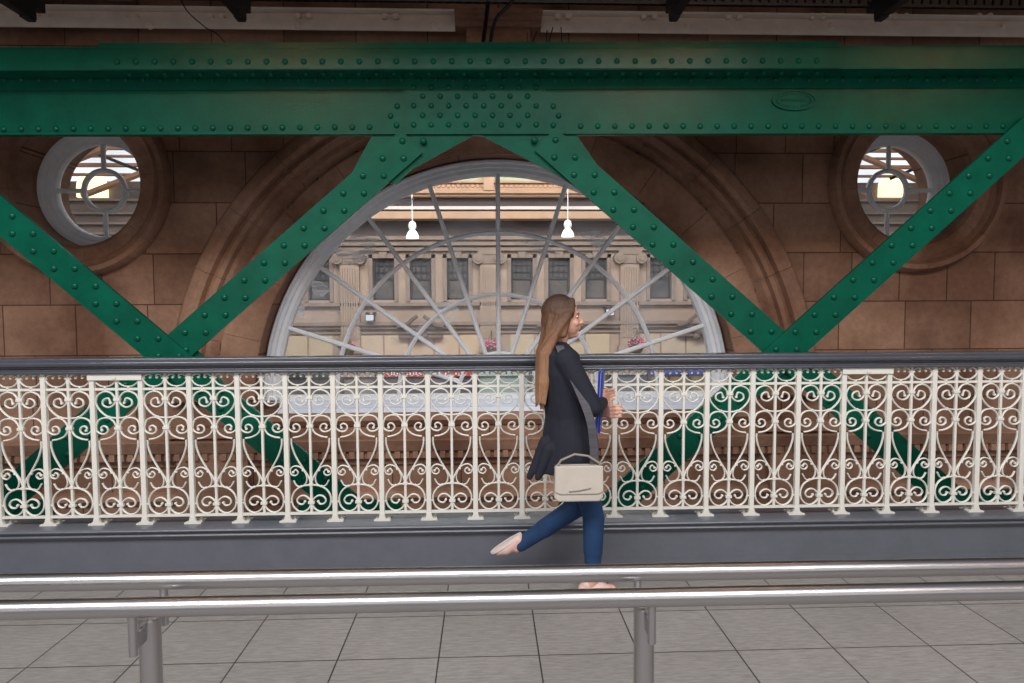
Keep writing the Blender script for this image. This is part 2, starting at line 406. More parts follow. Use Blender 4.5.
for k in range(-4, 5):
    a = PI/2-math.radians(18*k); r0 = 41*f if k % 2 else 41*f
    d = Vector((math.cos(a), 0, math.sin(a)))
    c = Vector((WC.x, 6.765, WC.z))
    b.tube([c+d*r0, c+d*(ri+.01)], .022, 8, ry=.028)
b.build('glazing_spokes', FRAMEW, w1)
b = MB()
for r in (161.5, 100, 41):
    R = r*f; b.ring(WC.x, WC.z, [(R+.02, 6.752), (R+.02, 6.79), (R-.02, 6.79), (R-.02, 6.752), (R, 6.735)], 0, PI, 64)
    for s in (-1, 1): b.box(WC.x+s*R-.02, WC.x+s*R+.02, 6.752, 6.79, zb, WC.z)
b.box(WC.x-ri, WC.x+ri, 6.755, 6.79, WC.z-.02, WC.z+.0) if False else None
b.build('glazing_rings', FRAMEW, w1)
b = MB(); pts = [(WC.x+(ri+.01)*math.cos(PI*i/64), WC.z+(ri+.01)*math.sin(PI*i/64)) for i in range(65)]+[(WC.x-ri, zb), (WC.x+ri, zb)]
b.prism(pts, 6.792, 6.798); b.build('window_pane', GLASS, w1)
# streaky pale patches painted in for reflections in the panes
REFL = bpy.data.materials.new('crumpled_clear_film'); REFL.use_nodes = True
_t = REFL.node_tree; _b = _t.nodes['Principled BSDF']; _b.inputs['Base Color'].default_value = (.75, .76, .8, 1); _b.inputs['Roughness'].default_value = .25
_b.inputs['Alpha'].default_value = .32
_tc = N(_t, 'ShaderNodeTexCoord'); _mp = N(_t, 'ShaderNodeMapping'); _mp.inputs['Rotation'].default_value = (0, .5, 0); _mp.inputs['Scale'].default_value = (3, 1, 16)
_n = N(_t, 'ShaderNodeTexNoise'); _n.inputs['Scale'].default_value = 1.2; _n.inputs['Distortion'].default_value = 1.2
_t.links.new(_tc.outputs['Object'], _mp.inputs[0]); _t.links.new(_mp.outputs[0], _n.inputs['Vector'])
_r = N(_t, 'ShaderNodeMapRange'); _r.inputs[1].default_value = .42; _r.inputs[2].default_value = .62; _r.inputs[3].default_value = .06; _r.inputs[4].default_value = .6
_t.links.new(_n.outputs[0], _r.inputs[0]); _t.links.new(_r.outputs[0], _b.inputs['Alpha'])
for poly in ([(333, 252), (354, 234), (382, 240), (366, 262), (351, 268)], [(309, 279), (322, 282), (331, 290), (322, 297), (314, 296)], [(434, 305), (456, 300), (461, 318), (448, 323), (438, 318)],
             [(578, 233), (600, 230), (612, 245), (597, 250)], [(296, 306), (305, 306), (304, 318), (294, 316)], [(520, 240), (545, 243), (562, 255), (540, 252)], [(394, 199), (414, 197), (413, 204), (396, 206)]):
    MB().prism([(P(x, y, 6.78).x, P(x, y, 6.78).z) for x, y in poly], 6.786, 6.789).build('film_patch', REFL, w1)

for k, (c, gx) in enumerate(((P(104, 189, GL_Y), 104), (P(885.7, 189, GL_Y), 886))):
    wn = add_window('window_%d' % (k+2)); g = GL_Y/F; cc = OL if k == 0 else OR_
    R = OR_R+.005
    b = MB(); b.ring(cc.x, cc.z, [(R, 6.84), (R-.035, 6.85), (R-.045, 6.88), (R-.07, 6.885), (R-.085, 6.92), (R-.125, 6.93), (R-.135, 6.96), (R-.135, 7.0), (R, 7.0)], 0, 2*PI, 64)
    b.build('window_frame', FRAMEW, wn, smooth=True)
    cx = cc.x; cz = cc.z
    b = MB(); Rr = 19.6*g; Rg = R-.13
    b.ring(cx, cz, [(Rr+.022, 6.955), (Rr, 6.935), (Rr-.022, 6.955), (Rr-.022, 6.985), (Rr+.022, 6.985)], 0, 2*PI, 40)
    for d in ((1, 0), (-1, 0), (0, 1), (0, -1)):
        b.tube([(cx+d[0]*(Rr+.01), 6.965, cz+d[1]*(Rr+.01)), (cx+d[0]*(Rg+.01), 6.965, cz+d[1]*(Rg+.01))], .021, 8, ry=.024)
    b.build('glazing_bars', FRAMEW, wn, smooth=True)
    b = MB().prism([(cx+Rg*math.cos(2*PI*i/48), cz+Rg*math.sin(2*PI*i/48)) for i in range(48)], 6.985, 6.99).build('window_pane', GLASS, wn)

# ================================================================== GREEN TRUSS GIRDER
YT = 5.0; ut = YT/F
tr = empty('truss_girder', (0, YT, 0), 'green painted riveted steel lattice girder crossing in front of the sandstone wall', 'girder')
def zl(px, py, Y): return P(px, py, Y).z
TL, TRx = -5.2, 5.2
def rot_line(pL, pR, Y):     # (x,z) at TL and TRx of the line through two pixels in plane Y
    a = P(*pL, Y); c = P(*pR, Y); m = (c.z-a.z)/(c.x-a.x)
    return lambda x: a.z+m*(x-a.x)
zbot = rot_line((0, 136), (1024, 134.2), YT)
zft = rot_line((0, 44.5), (1024, 42.5), 4.8)
zfb = rot_line((0, 70.5), (1024, 68.5), 4.8)
def local(b, name, m=GREEN, parent=tr, smooth=False):
    o = b.build(name, m, parent, smooth); o.matrix_parent_inverse = Matrix.Translation((0, -YT, 0)); return o
def slab(b, yf, yb, z0f, z1f, x0=TL, x1=TRx):
    vs = []
    for x in (x0, x1):
        vs += [(x, yf, z0f(x)), (x, yb, z0f(x)), (x, yb, z1f(x)), (x, yf, z1f(x))]
    b.add(vs, [(0, 1, 2, 3), (4, 7, 6, 5), (0, 4, 5, 1), (1, 5, 6, 2), (2, 6, 7, 3), (3, 7, 4, 0)])
off = lambda fn, d: (lambda x: fn(x)+d)
b = MB(); slab(b, YT, YT+.03, zbot, zft); local(b, 'web_plate')
b = MB(); slab(b, YT-.02, YT+.035, off(zbot, .004), off(zbot, .018)); local(b, 'bottom_flange')
b = MB(); slab(b, 4.80, 5.25, zfb, off(zfb, .018)); slab(b, 4.795, 4.825, off(zfb, -.002), off(zft, -.035)); slab(b, 4.815, 5.25, off(zft, -.04), off(zft, -.012))
local(b, 'top_flange')
b = MB(); x0 = P(98, 44, 4.8).x; x1 = P(841, 42, 4.8).x
slab(b, 4.805, 5.2, off(zft, -.03), off(zft, .012), x0, x1); slab(b, 4.788, 4.81, off(zfb, .003), off(zfb, .11), x0, x1)
local(b, 'cover_plate')
gx0 = P(405, 100, YT).x; gx1 = P(545, 100, YT).x
b = MB(); slab(b, YT-.014, YT+.01, off(zbot, .008), off(zfb, -.0), gx0, gx1); local(b, 'splice_plate')
# corner angle between flange and web
b = MB(); slab(b, YT-.012, YT+.01, off(zfb, -.075), off(zfb, .0)); local(b, 'corner_angle')

# braces
def brace(p, q, Y, wd, name='diagonal_brace', t=.022, ext0=0, ext1=0):
    a = P(*p, Y); c = P(*q, Y); d = (c-a); d.y = 0; L = d.length; d.normalize(); n = Vector((-d.z, 0, d.x))
    a = a-d*ext0; c = c+d*ext1
    b = MB(); b.prism([((a+n*wd/2).x, (a+n*wd/2).z), ((c+n*wd/2).x, (c+n*wd/2).z), ((c-n*wd/2).x, (c-n*wd/2).z), ((a-n*wd/2).x, (a-n*wd/2).z)], Y-t, Y)
    # raised edge angle behind
    for s in (-1, 1):
        e0 = a+n*s*(wd/2-.012); e1 = c+n*s*(wd/2-.012)
        b.prism([((e0+n*.008).x, (e0+n*.008).z), ((e1+n*.008).x, (e1+n*.008).z), ((e1-n*.008).x, (e1-n*.008).z), ((e0-n*.008).x, (e0-n*.008).z)], Y, Y+.022)
    return local(b, name)
BW = .222
D = {}
D['1'] = brace((0, 214.5), (168.7, 356), YT-.03, BW, ext0=1.5, ext1=2.0)
D['2'] = brace((189, 338), (377.7, 172), YT-.005, BW, ext0=2.0, ext1=.33)
D['3'] = brace((579, 170), (759.6, 330), YT-.005, BW, ext0=.33, ext1=2.1)
D['4'] = brace((804.5, 333), (985.5, 170), YT-.03, BW, ext0=2.1, ext1=.45)
rv = []      # (point, parent)
def rows(p, q, Y, par, y_first, y_last, dy=17.5, px_half=10.4):
    m = (q[0]-p[0])/(q[1]-p[1]); y = y_first
    while (y <= y_last):
        xc = p[0]+m*(y-p[1])
        for s in (-1, 1): rv.append((P(xc+s*px_half, y, Y-.022), par))
        y += dy
rows((0, 214.5), (168.7, 356), YT-.03, D['1'], 216, 516)
rows((189, 338), (377.7, 172), YT-.005, D['2'], 141, 520, 17.4)
rows((579, 170), (759.6, 330), YT-.005, D['3'], 140, 520, 17.4)
rows((804.5, 333), (985.5, 170), YT-.03, D['4'], 141, 520, 17.35)
proto = MB().rivet((0, 0, 0), .0245, .62).build('rivet', GREEN, smooth=True); 
shown = 0; restb = MB(); first = True
for p, par in rv:
    if p.x < P(0, 200, YT).x-.05 or p.x > P(1024, 200, YT).x+.05: continue
    if p.z > zl(500, 360, YT) and shown < 98:
        o = proto if first else proto.copy()
        if not first: COL.objects.link(o)
        first = False
        o.parent = par; o.location = (p.x, p.y+.003, p.z); shown += 1
    else: restb.rivet((p.x, p.y+.003, p.z), .0245, .62)
# girder rivets
def rr(px0, px1, step, py_fn, Y, r=.021):
    x = px0
    while x <= px1+.1:
        p = P(x, py_fn(x), Y); restb.rivet((p.x, p.y+.002, p.z), r, .6); x += step
yb_ = lambda x: 128.0-2.2*min(x, 512)/512 if x < 512 else 125.8+.0*(x-512)
x = 3.8; st = 17.42
while x < 372: p = P(x, 129.2-.0055*x, YT); restb.rivet((p.x, p.y+.002, p.z), .022, .6); x += st
x = 580.7; st = 17.15
while x < 1030: p = P(x, 126.2, YT); restb.rivet((p.x, p.y+.002, p.z), .022, .6); x += st; st -= .022
x = 4; st = 17.42
while x < 1030:
    q = P(x, 80, YT-.012); restb.rivet((q.x, YT-.01, q.z), .019, .7); x += st; st -= .0125
x = 117; st = 18.75
while x < 826:
    p = P(x, 61.5, 4.788); restb.rivet((p.x, p.y+.002, zfb(p.x)+.052), .021, .6); x += st; st -= .018
# underside rivets (heads hanging below the flange)
x = 130
while x < 822:
    q = P(x, 72, 4.88); restb.lathe([(.004, -.018), (.014, -.014), (.019, 0)], (q.x, 4.88, zfb(q.x)), 8); x += 17.6
for (py, xs) in ((87.3, [413.7+17.5*i for i in range(8)]), (96.3, [422.6+17.5*i for i in range(7)]), (105.7, [396.9]+[413.7+17.5*i for i in range(8)]+[553.4]),
                 (115.3, [390.3]+[422.6+17.5*i for i in range(7)]+[558.8]), (124.8, [396.2]+[413.7+17.5*i for i in range(8)]+[553.4])):
    for x in xs: p = P(x, py, YT-.014); restb.rivet((p.x, p.y+.002 if gx0 < p.x < gx1 else YT, p.z), .021, .62)
o = local(restb, 'rivets', smooth=True); o['kind'] = 'stuff'
# gusset plates at the top apex, and at the crossings
def poly(pp, Y, t, name):
    return local(MB().prism([(P(x, y, Y).x, P(x, y, Y).z) for x, y in pp], Y, Y+t), name)
poly([(376, 128), (476, 128), (476, 134), (412, 169), (396, 184), (349, 178)], YT+.002, .02, 'gusset_plate')
poly([(478, 128), (574, 128), (576, 134), (598, 166), (580, 190), (556, 174), (480, 135)], YT+.002, .02, 'gusset_plate')
poly([(140, 360), (158, 348), (185, 340), (205, 358), (195, 388), (150, 388)], YT+.0, .02, 'gusset_plate')
poly([(758, 356), (780, 338), (796, 342), (815, 356), (812, 384), (762, 384)], YT+.0, .02, 'gusset_plate')
for (ax, ay, bx, by) in ((300, 500, 400, 560), (560, 500, 640, 560), (925, 490, 1010, 560), (-20, 500, 50, 560)):
    poly([(ax, ay), (bx, ay), (bx+15, by), (ax-15, by)], YT-.002, .02, 'gusset_plate')
b = MB(); zc0 = rot_line((0, 528), (1024, 516), YT); slab(b, YT-.06, YT+.15, off(zc0, -.3), zc0); local(b, 'bottom_chord')
# oval maker's plate
c = P(793.6, 100.5, YT); b = MB()
def oval(rx, rz, n=40): return [(c.x+rx*math.cos(2*PI*i/n), c.z+rz*math.sin(2*PI*i/n)) for i in range(n)]
b.prism(oval(.165, .074), YT-.008, YT)
o_, i_ = oval(.165, .074), oval(.152, .063)
for i in range(40):
    j = (i+1) % 40; b.prism([o_[i], o_[j], i_[j], i_[i]], YT-.016, YT-.007)
for i in range(30):
    a = 2*PI*(i+.5)/30; x = c.x+.128*math.cos(a); z = c.z+.048*math.sin(a)
    b.box(x-.005, x+.005, YT-.014, YT-.007, z-.007, z+.007)
for i in range(13):
    x = c.x-.09+.015*i; b.box(x-.005, x+.004, YT-.014, YT-.007, c.z-.009, c.z+.009)
local(b, 'maker_plate')

# ================================================================== ABOVE THE GIRDER
for k, (pa, pb, lab) in enumerate(((-60, 455, 'cream painted steel channel with bolts above the green girder, left of the stone corbel'), (541, 1090, 'cream painted steel channel with bolts above the green girder, right of the stone corbel'))):
    ch = empty('steel_channel', (P((pa+pb)/2, 22, 6.3).x, 6.3, 0), lab, 'channel')
    inv = Matrix.Translation((-ch.location.x, -6.3, 0))
    def L(o): o.matrix_parent_inverse = inv; return o
    xa, xb = P(pa, 22, 6.3).x, P(pb, 22, 6.3).x
    def zq(y, Y=6.3): return P(512, y, Y).z
    bl = 1.5
    L(MB().xprism([(6.33, zq(31)), (6.30, zq(31.8)), (6.30, zq(21.5)), (6.35, zq(20)), (6.35, zq(13.5)), (6.27, zq(12.8)), (6.27, zq(11)), (6.37, zq(11)), (6.37, zq(22)), (6.33, zq(24))], xa, xb).build('channel', CREAM, ch))
    for x in ((44.5, 131, 217.5, 304, 390.5) if k == 0 else (562.7, 648.3, 733, 816, 898.5, 982)):
        for d in (-5.5, 5.5):
            q = P(x+d, 17.5, 6.35); L(MB().lathe([(.020, -.05), (.030, -.04), (.030, .005)], q, 8, 'y').build('bolt', BOLT, ch))
    for x in ((150, 298, 433) if k == 0 else (564, 688, 831.5, 1004)):
        q = P(x, 25.7, 6.3); L(MB().lathe([(.022, -.028), (.030, -.020), (.034, .005)], q, 10, 'y').build('bolt', BOLT, ch))
bgird = empty('black_truss_rail', (0, 5.6, 4.0), 'black perforated steel rail along the top with arms projecting towards the viewer', 'rail')
inv2 = Matrix.Translation((0, -5.6, -4.0))
b = MB(); z1 = P(512, 3.2, 5.6).z
b.box(-6, 6, 5.58, 5.62, z1, z1+.02); b.box(-6, 6, 5.58, 5.62, z1+.10, z1+.13); x = -6
while x < 6: b.box(x, x+.045, 5.585, 5.615, z1, z1+.11); x += .075
b.build('rail', BLACK, bgird).matrix_parent_inverse = inv2
for px in (32, 242, 673, 878):
    q = P(px, 17.5, 5.5); s = 1 if px < 480 else -1
    b = MB(); b.box(q.x-.035, q.x+.035, 3.4, 5.5, q.z-.02, q.z+.0); b.box(q.x-.035, q.x-.022, 3.4, 5.5, q.z, q.z+.085); b.box(q.x+.022, q.x+.035, 3.4, 5.5, q.z, q.z+.085)
    yy = 3.4
    while yy < 5.45: b.box(q.x-.03, q.x+.03, yy, yy+.04, q.z+.005, q.z+.075); yy += .08
    b.box(q.x-.03, q.x+.03, 5.4, 5.5, q.z-.035, q.z+.09)
    b.box(q.x-.03, q.x+.03, 5.4, 5.62, q.z+.08, z1+.03)
    b.build('arm', BLACK, bgird).matrix_parent_inverse = inv2
def cable(pts, r, name, label):
    o = MB().tube(pts, r, 8).build(name, CABLE, smooth=True); tag(o, label, 'cable'); return o
def smoothpts(pp, Y, n=8):
    pts = [P(x, y, Y) for x, y in pp]; out = []
    for i in range(len(pts)-1):
        p0 = pts[max(i-1, 0)]; p1 = pts[i]; p2 = pts[i+1]; p3 = pts[min(i+2, len(pts)-1)]
        for k in range(n):
            t = k/n; out.append(.5*((2*p1)+(p2-p0)*t+(2*p0-5*p1+4*p2-p3)*t*t+(3*p1-p0-3*p2+p3)*t**3))
    out.append(pts[-1]); return out
cable(smoothpts([(517, -6), (508, 6), (498, 16), (493, 28), (490, 46)], 5.45), .014, 'cable', 'thick curved black cable above the girder in front of the stone corbel')
cable([P(488, 2, 5.5), P(483, 44, 5.3)], .016, 'cable', 'straight black conduit beside the curved cable at the stone corbel')
cable(smoothpts([(181, 0), (188, 12), (205, 27), (217, 34), (228, 46)], 5.3), .0045, 'cable', 'thin sagging black cable hanging down to the girder at upper left')
for x0_, y0_, x1_, lab in ((527, 33, 528, 'short black wire standing on the girder just right of the corbel'), (537, 31, 530, 'short slanting black wire on the girder just right of the corbel'), (547, 30, 546, 'short black wire below the left end of the right cream channel'), (553, 27, 547, 'slanting black wire below the left end of the right cream channel'), (561, 27, 562, 'rightmost of the short black wires standing on the girder')):
    cable([P(x0_, y0_, 5.1), P(x1_, 49, 5.1)], .004, 'wire', lab)

# ================================================================== BALUSTRADE AND PLINTH
YB = 4.12
pl = empty('parapet_plinth', (0, 4.15, 0), 'slate grey painted kerb plinth under the white balustrade', 'plinth')
zp = rot_line((0, 525), (1024, 509.5), YB)
A = (P(0, 526, YB).z+P(1024, 509.5, YB).z)/2 + 0
slope = (P(1024, 509.5, YB).z-P(0, 525, YB).z)/(P(1024, 509.5, YB).x-P(0, 525, YB).x)
zt_ = (P(0, 525, YB).z+P(1024, 509.5, YB).z+P(512, 521, YB).z)/3
z0 = zt_+.001
b = MB(); b.xprism([(4.055, 0.0), (4.055, z0-.075), (4.045, z0-.07), (4.042, z0-.060), (4.030, z0-.056), (4.022, z0-.051), (4.019, z0-.045), (4.022, z0-.038), (4.030, z0-.033), (4.028, z0-.024), (4.014, z0-.021), (4.009, z0-.017), (4.006, z0-.011), (4.009, z0-.005), (4.015, z0-.001), (4.026, z0), (4.25, z0), (4.25, 0)], -6, 6)
b.build('kerb', PLINTH, pl, smooth=True).matrix_parent_inverse = Matrix.Translation((0, -4.15, 0))
b = MB(); b.box(-6, 6, 4.052, 4.07, .0, .05); b.build('skirting', PLINTH, pl).matrix_parent_inverse = Matrix.Translation((0, -4.15, 0))

bal = empty('balustrade', (0, YB, z0), 'white ornamental scrolled iron balustrade with slate blue top rail', 'balustrade')
binv = Matrix.Translation((0, -YB, -z0))
def B(o): o.matrix_parent_inverse = binv; return o
YF = YB-.012        # front plane of ironwork
xa = P(41.4, 450, YF).x; xb = P(1022.5, 440, YF).x; S = (xb-xa)/21
zr_top = (P(0, 358, YF).z+P(1024, 349.8, YF).z+P(512, 354.3, YF).z)/3
zi_top = (P(100, 373.6, YF).z+P(380, 371.4, YF).z+P(1000, 364.5, YF).z)/3
us = S/47.2; vs_ = (zi_top-z0)/148.0
# rail
zr = zr_top; b = MB()
def bead(cy_, cz_, r, a0=110, a1=250, n=7): return [(cy_+r*math.cos(math.radians(a0+(a1-a0)*k/n)), cz_+r*math.sin(math.radians(a0+(a1-a0)*k/n))) for k in range(n+1)]
prof = [(YB+.055, zr-.008), (YB+.045, zr), (YB-.030, zr)]+bead(YB-.036, zr-.012, .013, 100, 190, 5)+bead(YB-.046, zr-.034, .016, 100, 255, 8)+[(YB-.034, zr-.055), (YB-.030, zr-.064)]+bead(YB-.024, zr-.074, .010, 110, 250, 5)+bead(YB-.030, zi_top+.008, .010, 95, 265, 7)+[(YB+.04, zi_top), (YB+.04, zr-.055), (YB+.055, zr-.045)]
B(b.xprism(prof, -6, 6).build('top_rail', SLATE, bal, smooth=True)); 
bal.children[0]['label'] = 'slate blue moulded top rail'
Z = lambda y: zi_top-(y-373.6)*vs_
B(MB().box(-5.5, 5.5, YB-.006, YB+.006, Z(390)+0, Z(388.2)+.003).build('upper_bar', WHITEIRON, bal))
B(MB().box(-5.5, 5.5, YB-.010, YB+.008, Z(514.3), Z(512)).build('bottom_bar', WHITEIRON, bal))
# scroll panel for one bay, in bay-local coordinates (x from centre bar)
def cat(pts, n=6):
    pts = [Vector((p[0], 0, p[1])) for p in pts]; out = []
    for i in range(len(pts)-1):
        p0 = pts[i-1] if i else pts[0]*2-pts[1]; p1 = pts[i]; p2 = pts[i+1]; p3 = pts[i+2] if i+2 < len(pts) else pts[-1]*2-pts[-2]
        for k in range(n):
            t = k/n; out.append(.5*((2*p1)+(p2-p0)*t+(2*p0-5*p1+4*p2-p3)*t*t+(3*p1-p0-3*p2+p3)*t**3))
    out.append(pts[-1]); return out
panel = MB()
RW, RD = .0050, .008
def scroll(pp, cx, cy, k, w_=RW, ball=True):
    """pp crop pixels relative to the centre bar cx; k crop scale; cy photo y of crop top"""
    for s in (-1, 1):
        q = cat([(s*(x-cx)/k*us, Z(y/k+cy)) for x, y in pp])
        n = len(q); rs = [w_]*n
        panel.tube(q, rs, 6, ry=RD)
        if ball: panel.lathe([(.002, -.009), (.0075, -.006), (.0075, .006), (.002, .009)], (q[0].x, 0, q[0].z), 8, 'y')
def sph(x, z, r, ry=None):
    ry = ry or r*1.2
    panel.lathe([(r*.35, -ry), (r*.85, -ry*.6), (r, 0), (r*.85, ry*.6), (r*.35, ry)], (x, 0, z), 8, 'y')
K = 8.04; CY = 355; C0 = 492
scroll([(374, 182), (382, 168), (364, 157), (338, 164), (318, 188), (330, 222), (365, 247), (400, 252)], 489, CY, K, .0042)
scroll([(426, 182), (419, 168), (436, 157), (460, 164), (479, 188), (470, 222), (436, 246), (400, 252)], 489, CY, K, .0042)
scroll([(440, 380), (424, 343), (385, 358), (382, 395), (425, 414), (466, 392), (478, 350), (448, 304), (400, 291), (348, 315), (326, 365), (340, 415), (380, 462), (425, 490), (494, 500)], 494, CY, K)
#scroll([(402, 590), (403, 556), (372, 556), (352, 585), (375, 618), (415, 614), (432, 575), (400, 540), (360, 545), (352, 575)][:1]+[(410, 566), (388, 552), (362, 566), (362, 598), (395, 616), (428, 594)]+[(428, 560), (395, 545)][:0], 500, CY, K)
#scroll([(428, 594), (432, 560), (400, 540), (370, 536)][:2]+[(418, 543)][:0], 500, CY, K, ball=False) if False else None
# third row lobe: from inner spiral out over the top, past the centre bar, sweeping to the vase corner
scroll([(382, 588), (402, 596), (424, 584), (416, 556), (388, 547), (358, 562), (354, 596), (384, 622), (428, 618), (446, 586), (436, 560)][:0]+[(380, 572), (368, 586), (382, 604), (408, 600), (420, 572), (400, 548), (368, 548), (345, 572), (352, 612), (385, 632), (415, 626)][:0]+[(372, 594), (366, 574), (386, 560), (412, 572), (418, 600), (394, 622), (356, 618), (328, 588), (345, 520), (398, 496), (448, 508), (480, 550), (484, 590), (462, 632), (415, 658), (362, 668)], 500, CY, K)
K2 = 6.83; CY2 = 430; C2 = 437
# vase side
scroll([(308, 61), (311, 110), (335, 180), (382, 262), (418, 318), (436, 372)], C2, CY2, K2, ball=False)
# side scrolls
scroll([(318, 288), (334, 272), (350, 292), (332, 312), (304, 302), (298, 270), (324, 248), (362, 254), (392, 282), (409, 325), (401, 366), (372, 386), (340, 380), (318, 345)], C2+1, CY2, K2, .0042)
# bottom heart
scroll([(398, 488), (385, 506), (358, 503), (345, 480), (362, 455), (396, 449), (428, 472), (438, 500), (424, 535), (385, 558), (345, 548), (315, 510), (312, 455), (340, 408), (390, 382), (443, 376)], C2+6, CY2, K2)
# collars and knobs
for x, y in ((0, 398.8), (0, 426.8), (0, 484.5), (0, 502.4)):
    panel.box(-.019 if y != 484.5 else -.012, .019 if y != 484.5 else .012, -.012, .010, Z(y)-.008, Z(y)+.008)
for x, y in ((11.3, 387.5), (11.3, 390.5), (8.5, 416), (21.5, 400), (21.5, 427), (8, 470.5), (10, 486.5), (20.5, 502), (9.3, 511.8), (20.4, 378.5), (2.6, 378.5)):
    for s in (-1, 1): sph(s*x*us, Z(y), .0085 if y in (416, 470.5, 486.5, 387.5) else .0065)
# centre bar and post protos
bar_w = .0075
panel_o = panel.build('scroll_panel', WHITEIRON, bal, smooth=True)
cbar = MB().box(-bar_w, bar_w, -.008, .010, Z(512.5), zi_top+.004, .002).build('centre_bar', WHITEIRON, bal)
pw = .0145
post = MB().box(-pw, pw, -.014, .014, z0+.012, zi_top+.004, .0015).build('post', WHITEIRON, bal)
b = MB(); b.prism([(-.050, z0), (.050, z0), (.050, z0+.008), (.028, z0+.012), (.020, z0+.022), (pw, z0+.045), (-pw, z0+.045), (-.020, z0+.022), (-.028, z0+.012), (-.050, z0+.008)], -.016, .0)
b.box(-.046, .046, 0, .075, z0, z0+.008)
for s in (-1, 1): b.lathe([(.013, 0), (.013, .012), (.006, .018)], (s*.03, .04, z0+.006), 8)
foot = b.build('foot', WHITEIRON, post)
fst = True
for i in range(-4, 26):
    x = xa+S*i
    if fst: p_, c_, s_ = post, cbar, panel_o
    else:
        p_ = copyobj(post); c_ = copyobj(cbar); s_ = copyobj(panel_o); ft = copyobj(foot, p_)
    p_.matrix_parent_inverse = binv; c_.matrix_parent_inverse = binv; s_.matrix_parent_inverse = binv
    p_.location = (x, YB, 0); c_.location = (x+S/2, YB, 0); s_.location = (x+S/2, YB, 0); fst = False
for i in (1, 17):
    # white cover strips joining two posts
    x = xa+S*i-.016; b = MB()
    b.box(x-.002, x+S*1.0+.030, YB-.024, YB-.014, zi_top-.040, zi_top-.002, .002); 
    b.tube([(x+S*.5+.015, YB-.030, zi_top-.021), (x+S*.5+.015, YB-.014, zi_top-.021)], .012, 10)
    B(b.build('joint_strip', WHITEIRON, bal))

# balustrade and plinth turned, set back and lowered slightly to fit image positions
for o_ in (bal, pl):
    o_.rotation_euler = (0, 0, math.radians(-.35)); o_.location.y += .018; o_.location.z -= .006
# ================================================================== STAINLESS DOUBLE HANDRAIL
hr = empty('double_handrail', (0, 1.72, 0), 'brushed stainless steel double handrail on posts in the foreground', 'handrail')
hinv = Matrix.Translation((0, -1.72, 0))
def H(o): o.matrix_parent_inverse = hinv; return o
RN = .0236
def railpts(pp, Y):
    a = P(*pp[0], Y); c = P(*pp[1], Y); m = (c.z-a.z)/(c.x-a.x)
    return [(x, Y, a.z+m*(x-a.x)) for x in (-3.2, 3.2)]
nr = railpts(((0, 610), (1024, 590)), 1.64); frr = railpts(((0, 583), (1024, 566)), 1.80)
def railz(r, x): return r[0][2]+(r[1][2]-r[0][2])*(x-r[0][0])/(r[1][0]-r[0][0])
H(MB().tube(nr, RN, 48).build('handrail_tube', STEEL, hr, smooth=True)); H(MB().tube(frr, RN, 48).build('handrail_tube', STEEL, hr, smooth=True))
for X in (-.860, .407, 1.678, -2.135):
    ztop = .812
    b = MB(); b.tube([(X, 1.722, 0.012), (X, 1.722, ztop-.004)], .0265, 32)
    b.lathe([(.0265, 0), (.0255, .004), (.022, .006)], (X, 1.722, ztop-.004), 32)
    b.lathe([(.055, 0), (.055, .008), (.05, .012), (.03, .014)], (X, 1.722, 0), 24)
    po = H(b.build('post', STEELV, hr, smooth=True))
    for Y, r in ((1.64, nr), (1.80, frr)):
        zr_ = railz(r, X)
        b = MB(); b.tube([(X, Y, .755), (X, Y, zr_-RN+.004)], .0105, 16)
        ya, yb2 = (Y, 1.70) if Y < 1.7 else (1.745, Y)
        b.box(X-.005, X+.005, ya, yb2, .765, .803)
        o = b.build('rail_bracket', STEELV, po, smooth=True); 

# ================================================================== FAR STATION FACADE
YFc = 24.0; uf = YFc/F
fa = empty('station_building', (0, YFc, -3), 'pale sandstone concourse building with pilasters and sash windows seen through the arched window', 'building')
finv = Matrix.Translation((0, -YFc, 3))
def FA(o, par=True):
    if par: o.matrix_parent_inverse = finv
    return o
def fx(px): return P(px, 305, YFc).x
def fz(py): return P(499, py, YFc).z
XL, XR = fx(225), fx(775)
WX = [319.5, 384, 421, 458, 522, 559, 596, 660.5, 697.5]+[282.5, 734.5]
WX.sort()
zs, zh = fz(299.5), fz(258)
b = MB()
b.box(XL, XR, YFc, YFc+.6, -3.0, zs); b.box(XL, XR, YFc, YFc+.6, zh, fz(243))
edges = [XL]
for x in WX: edges += [fx(x-10.8), fx(x+10.8)]
edges.append(XR)
for i in range(0, len(edges), 2): b.box(edges[i], edges[i+1], YFc, YFc+.6, zs, zh)
FA(b.build('wall', STONEF, fa))
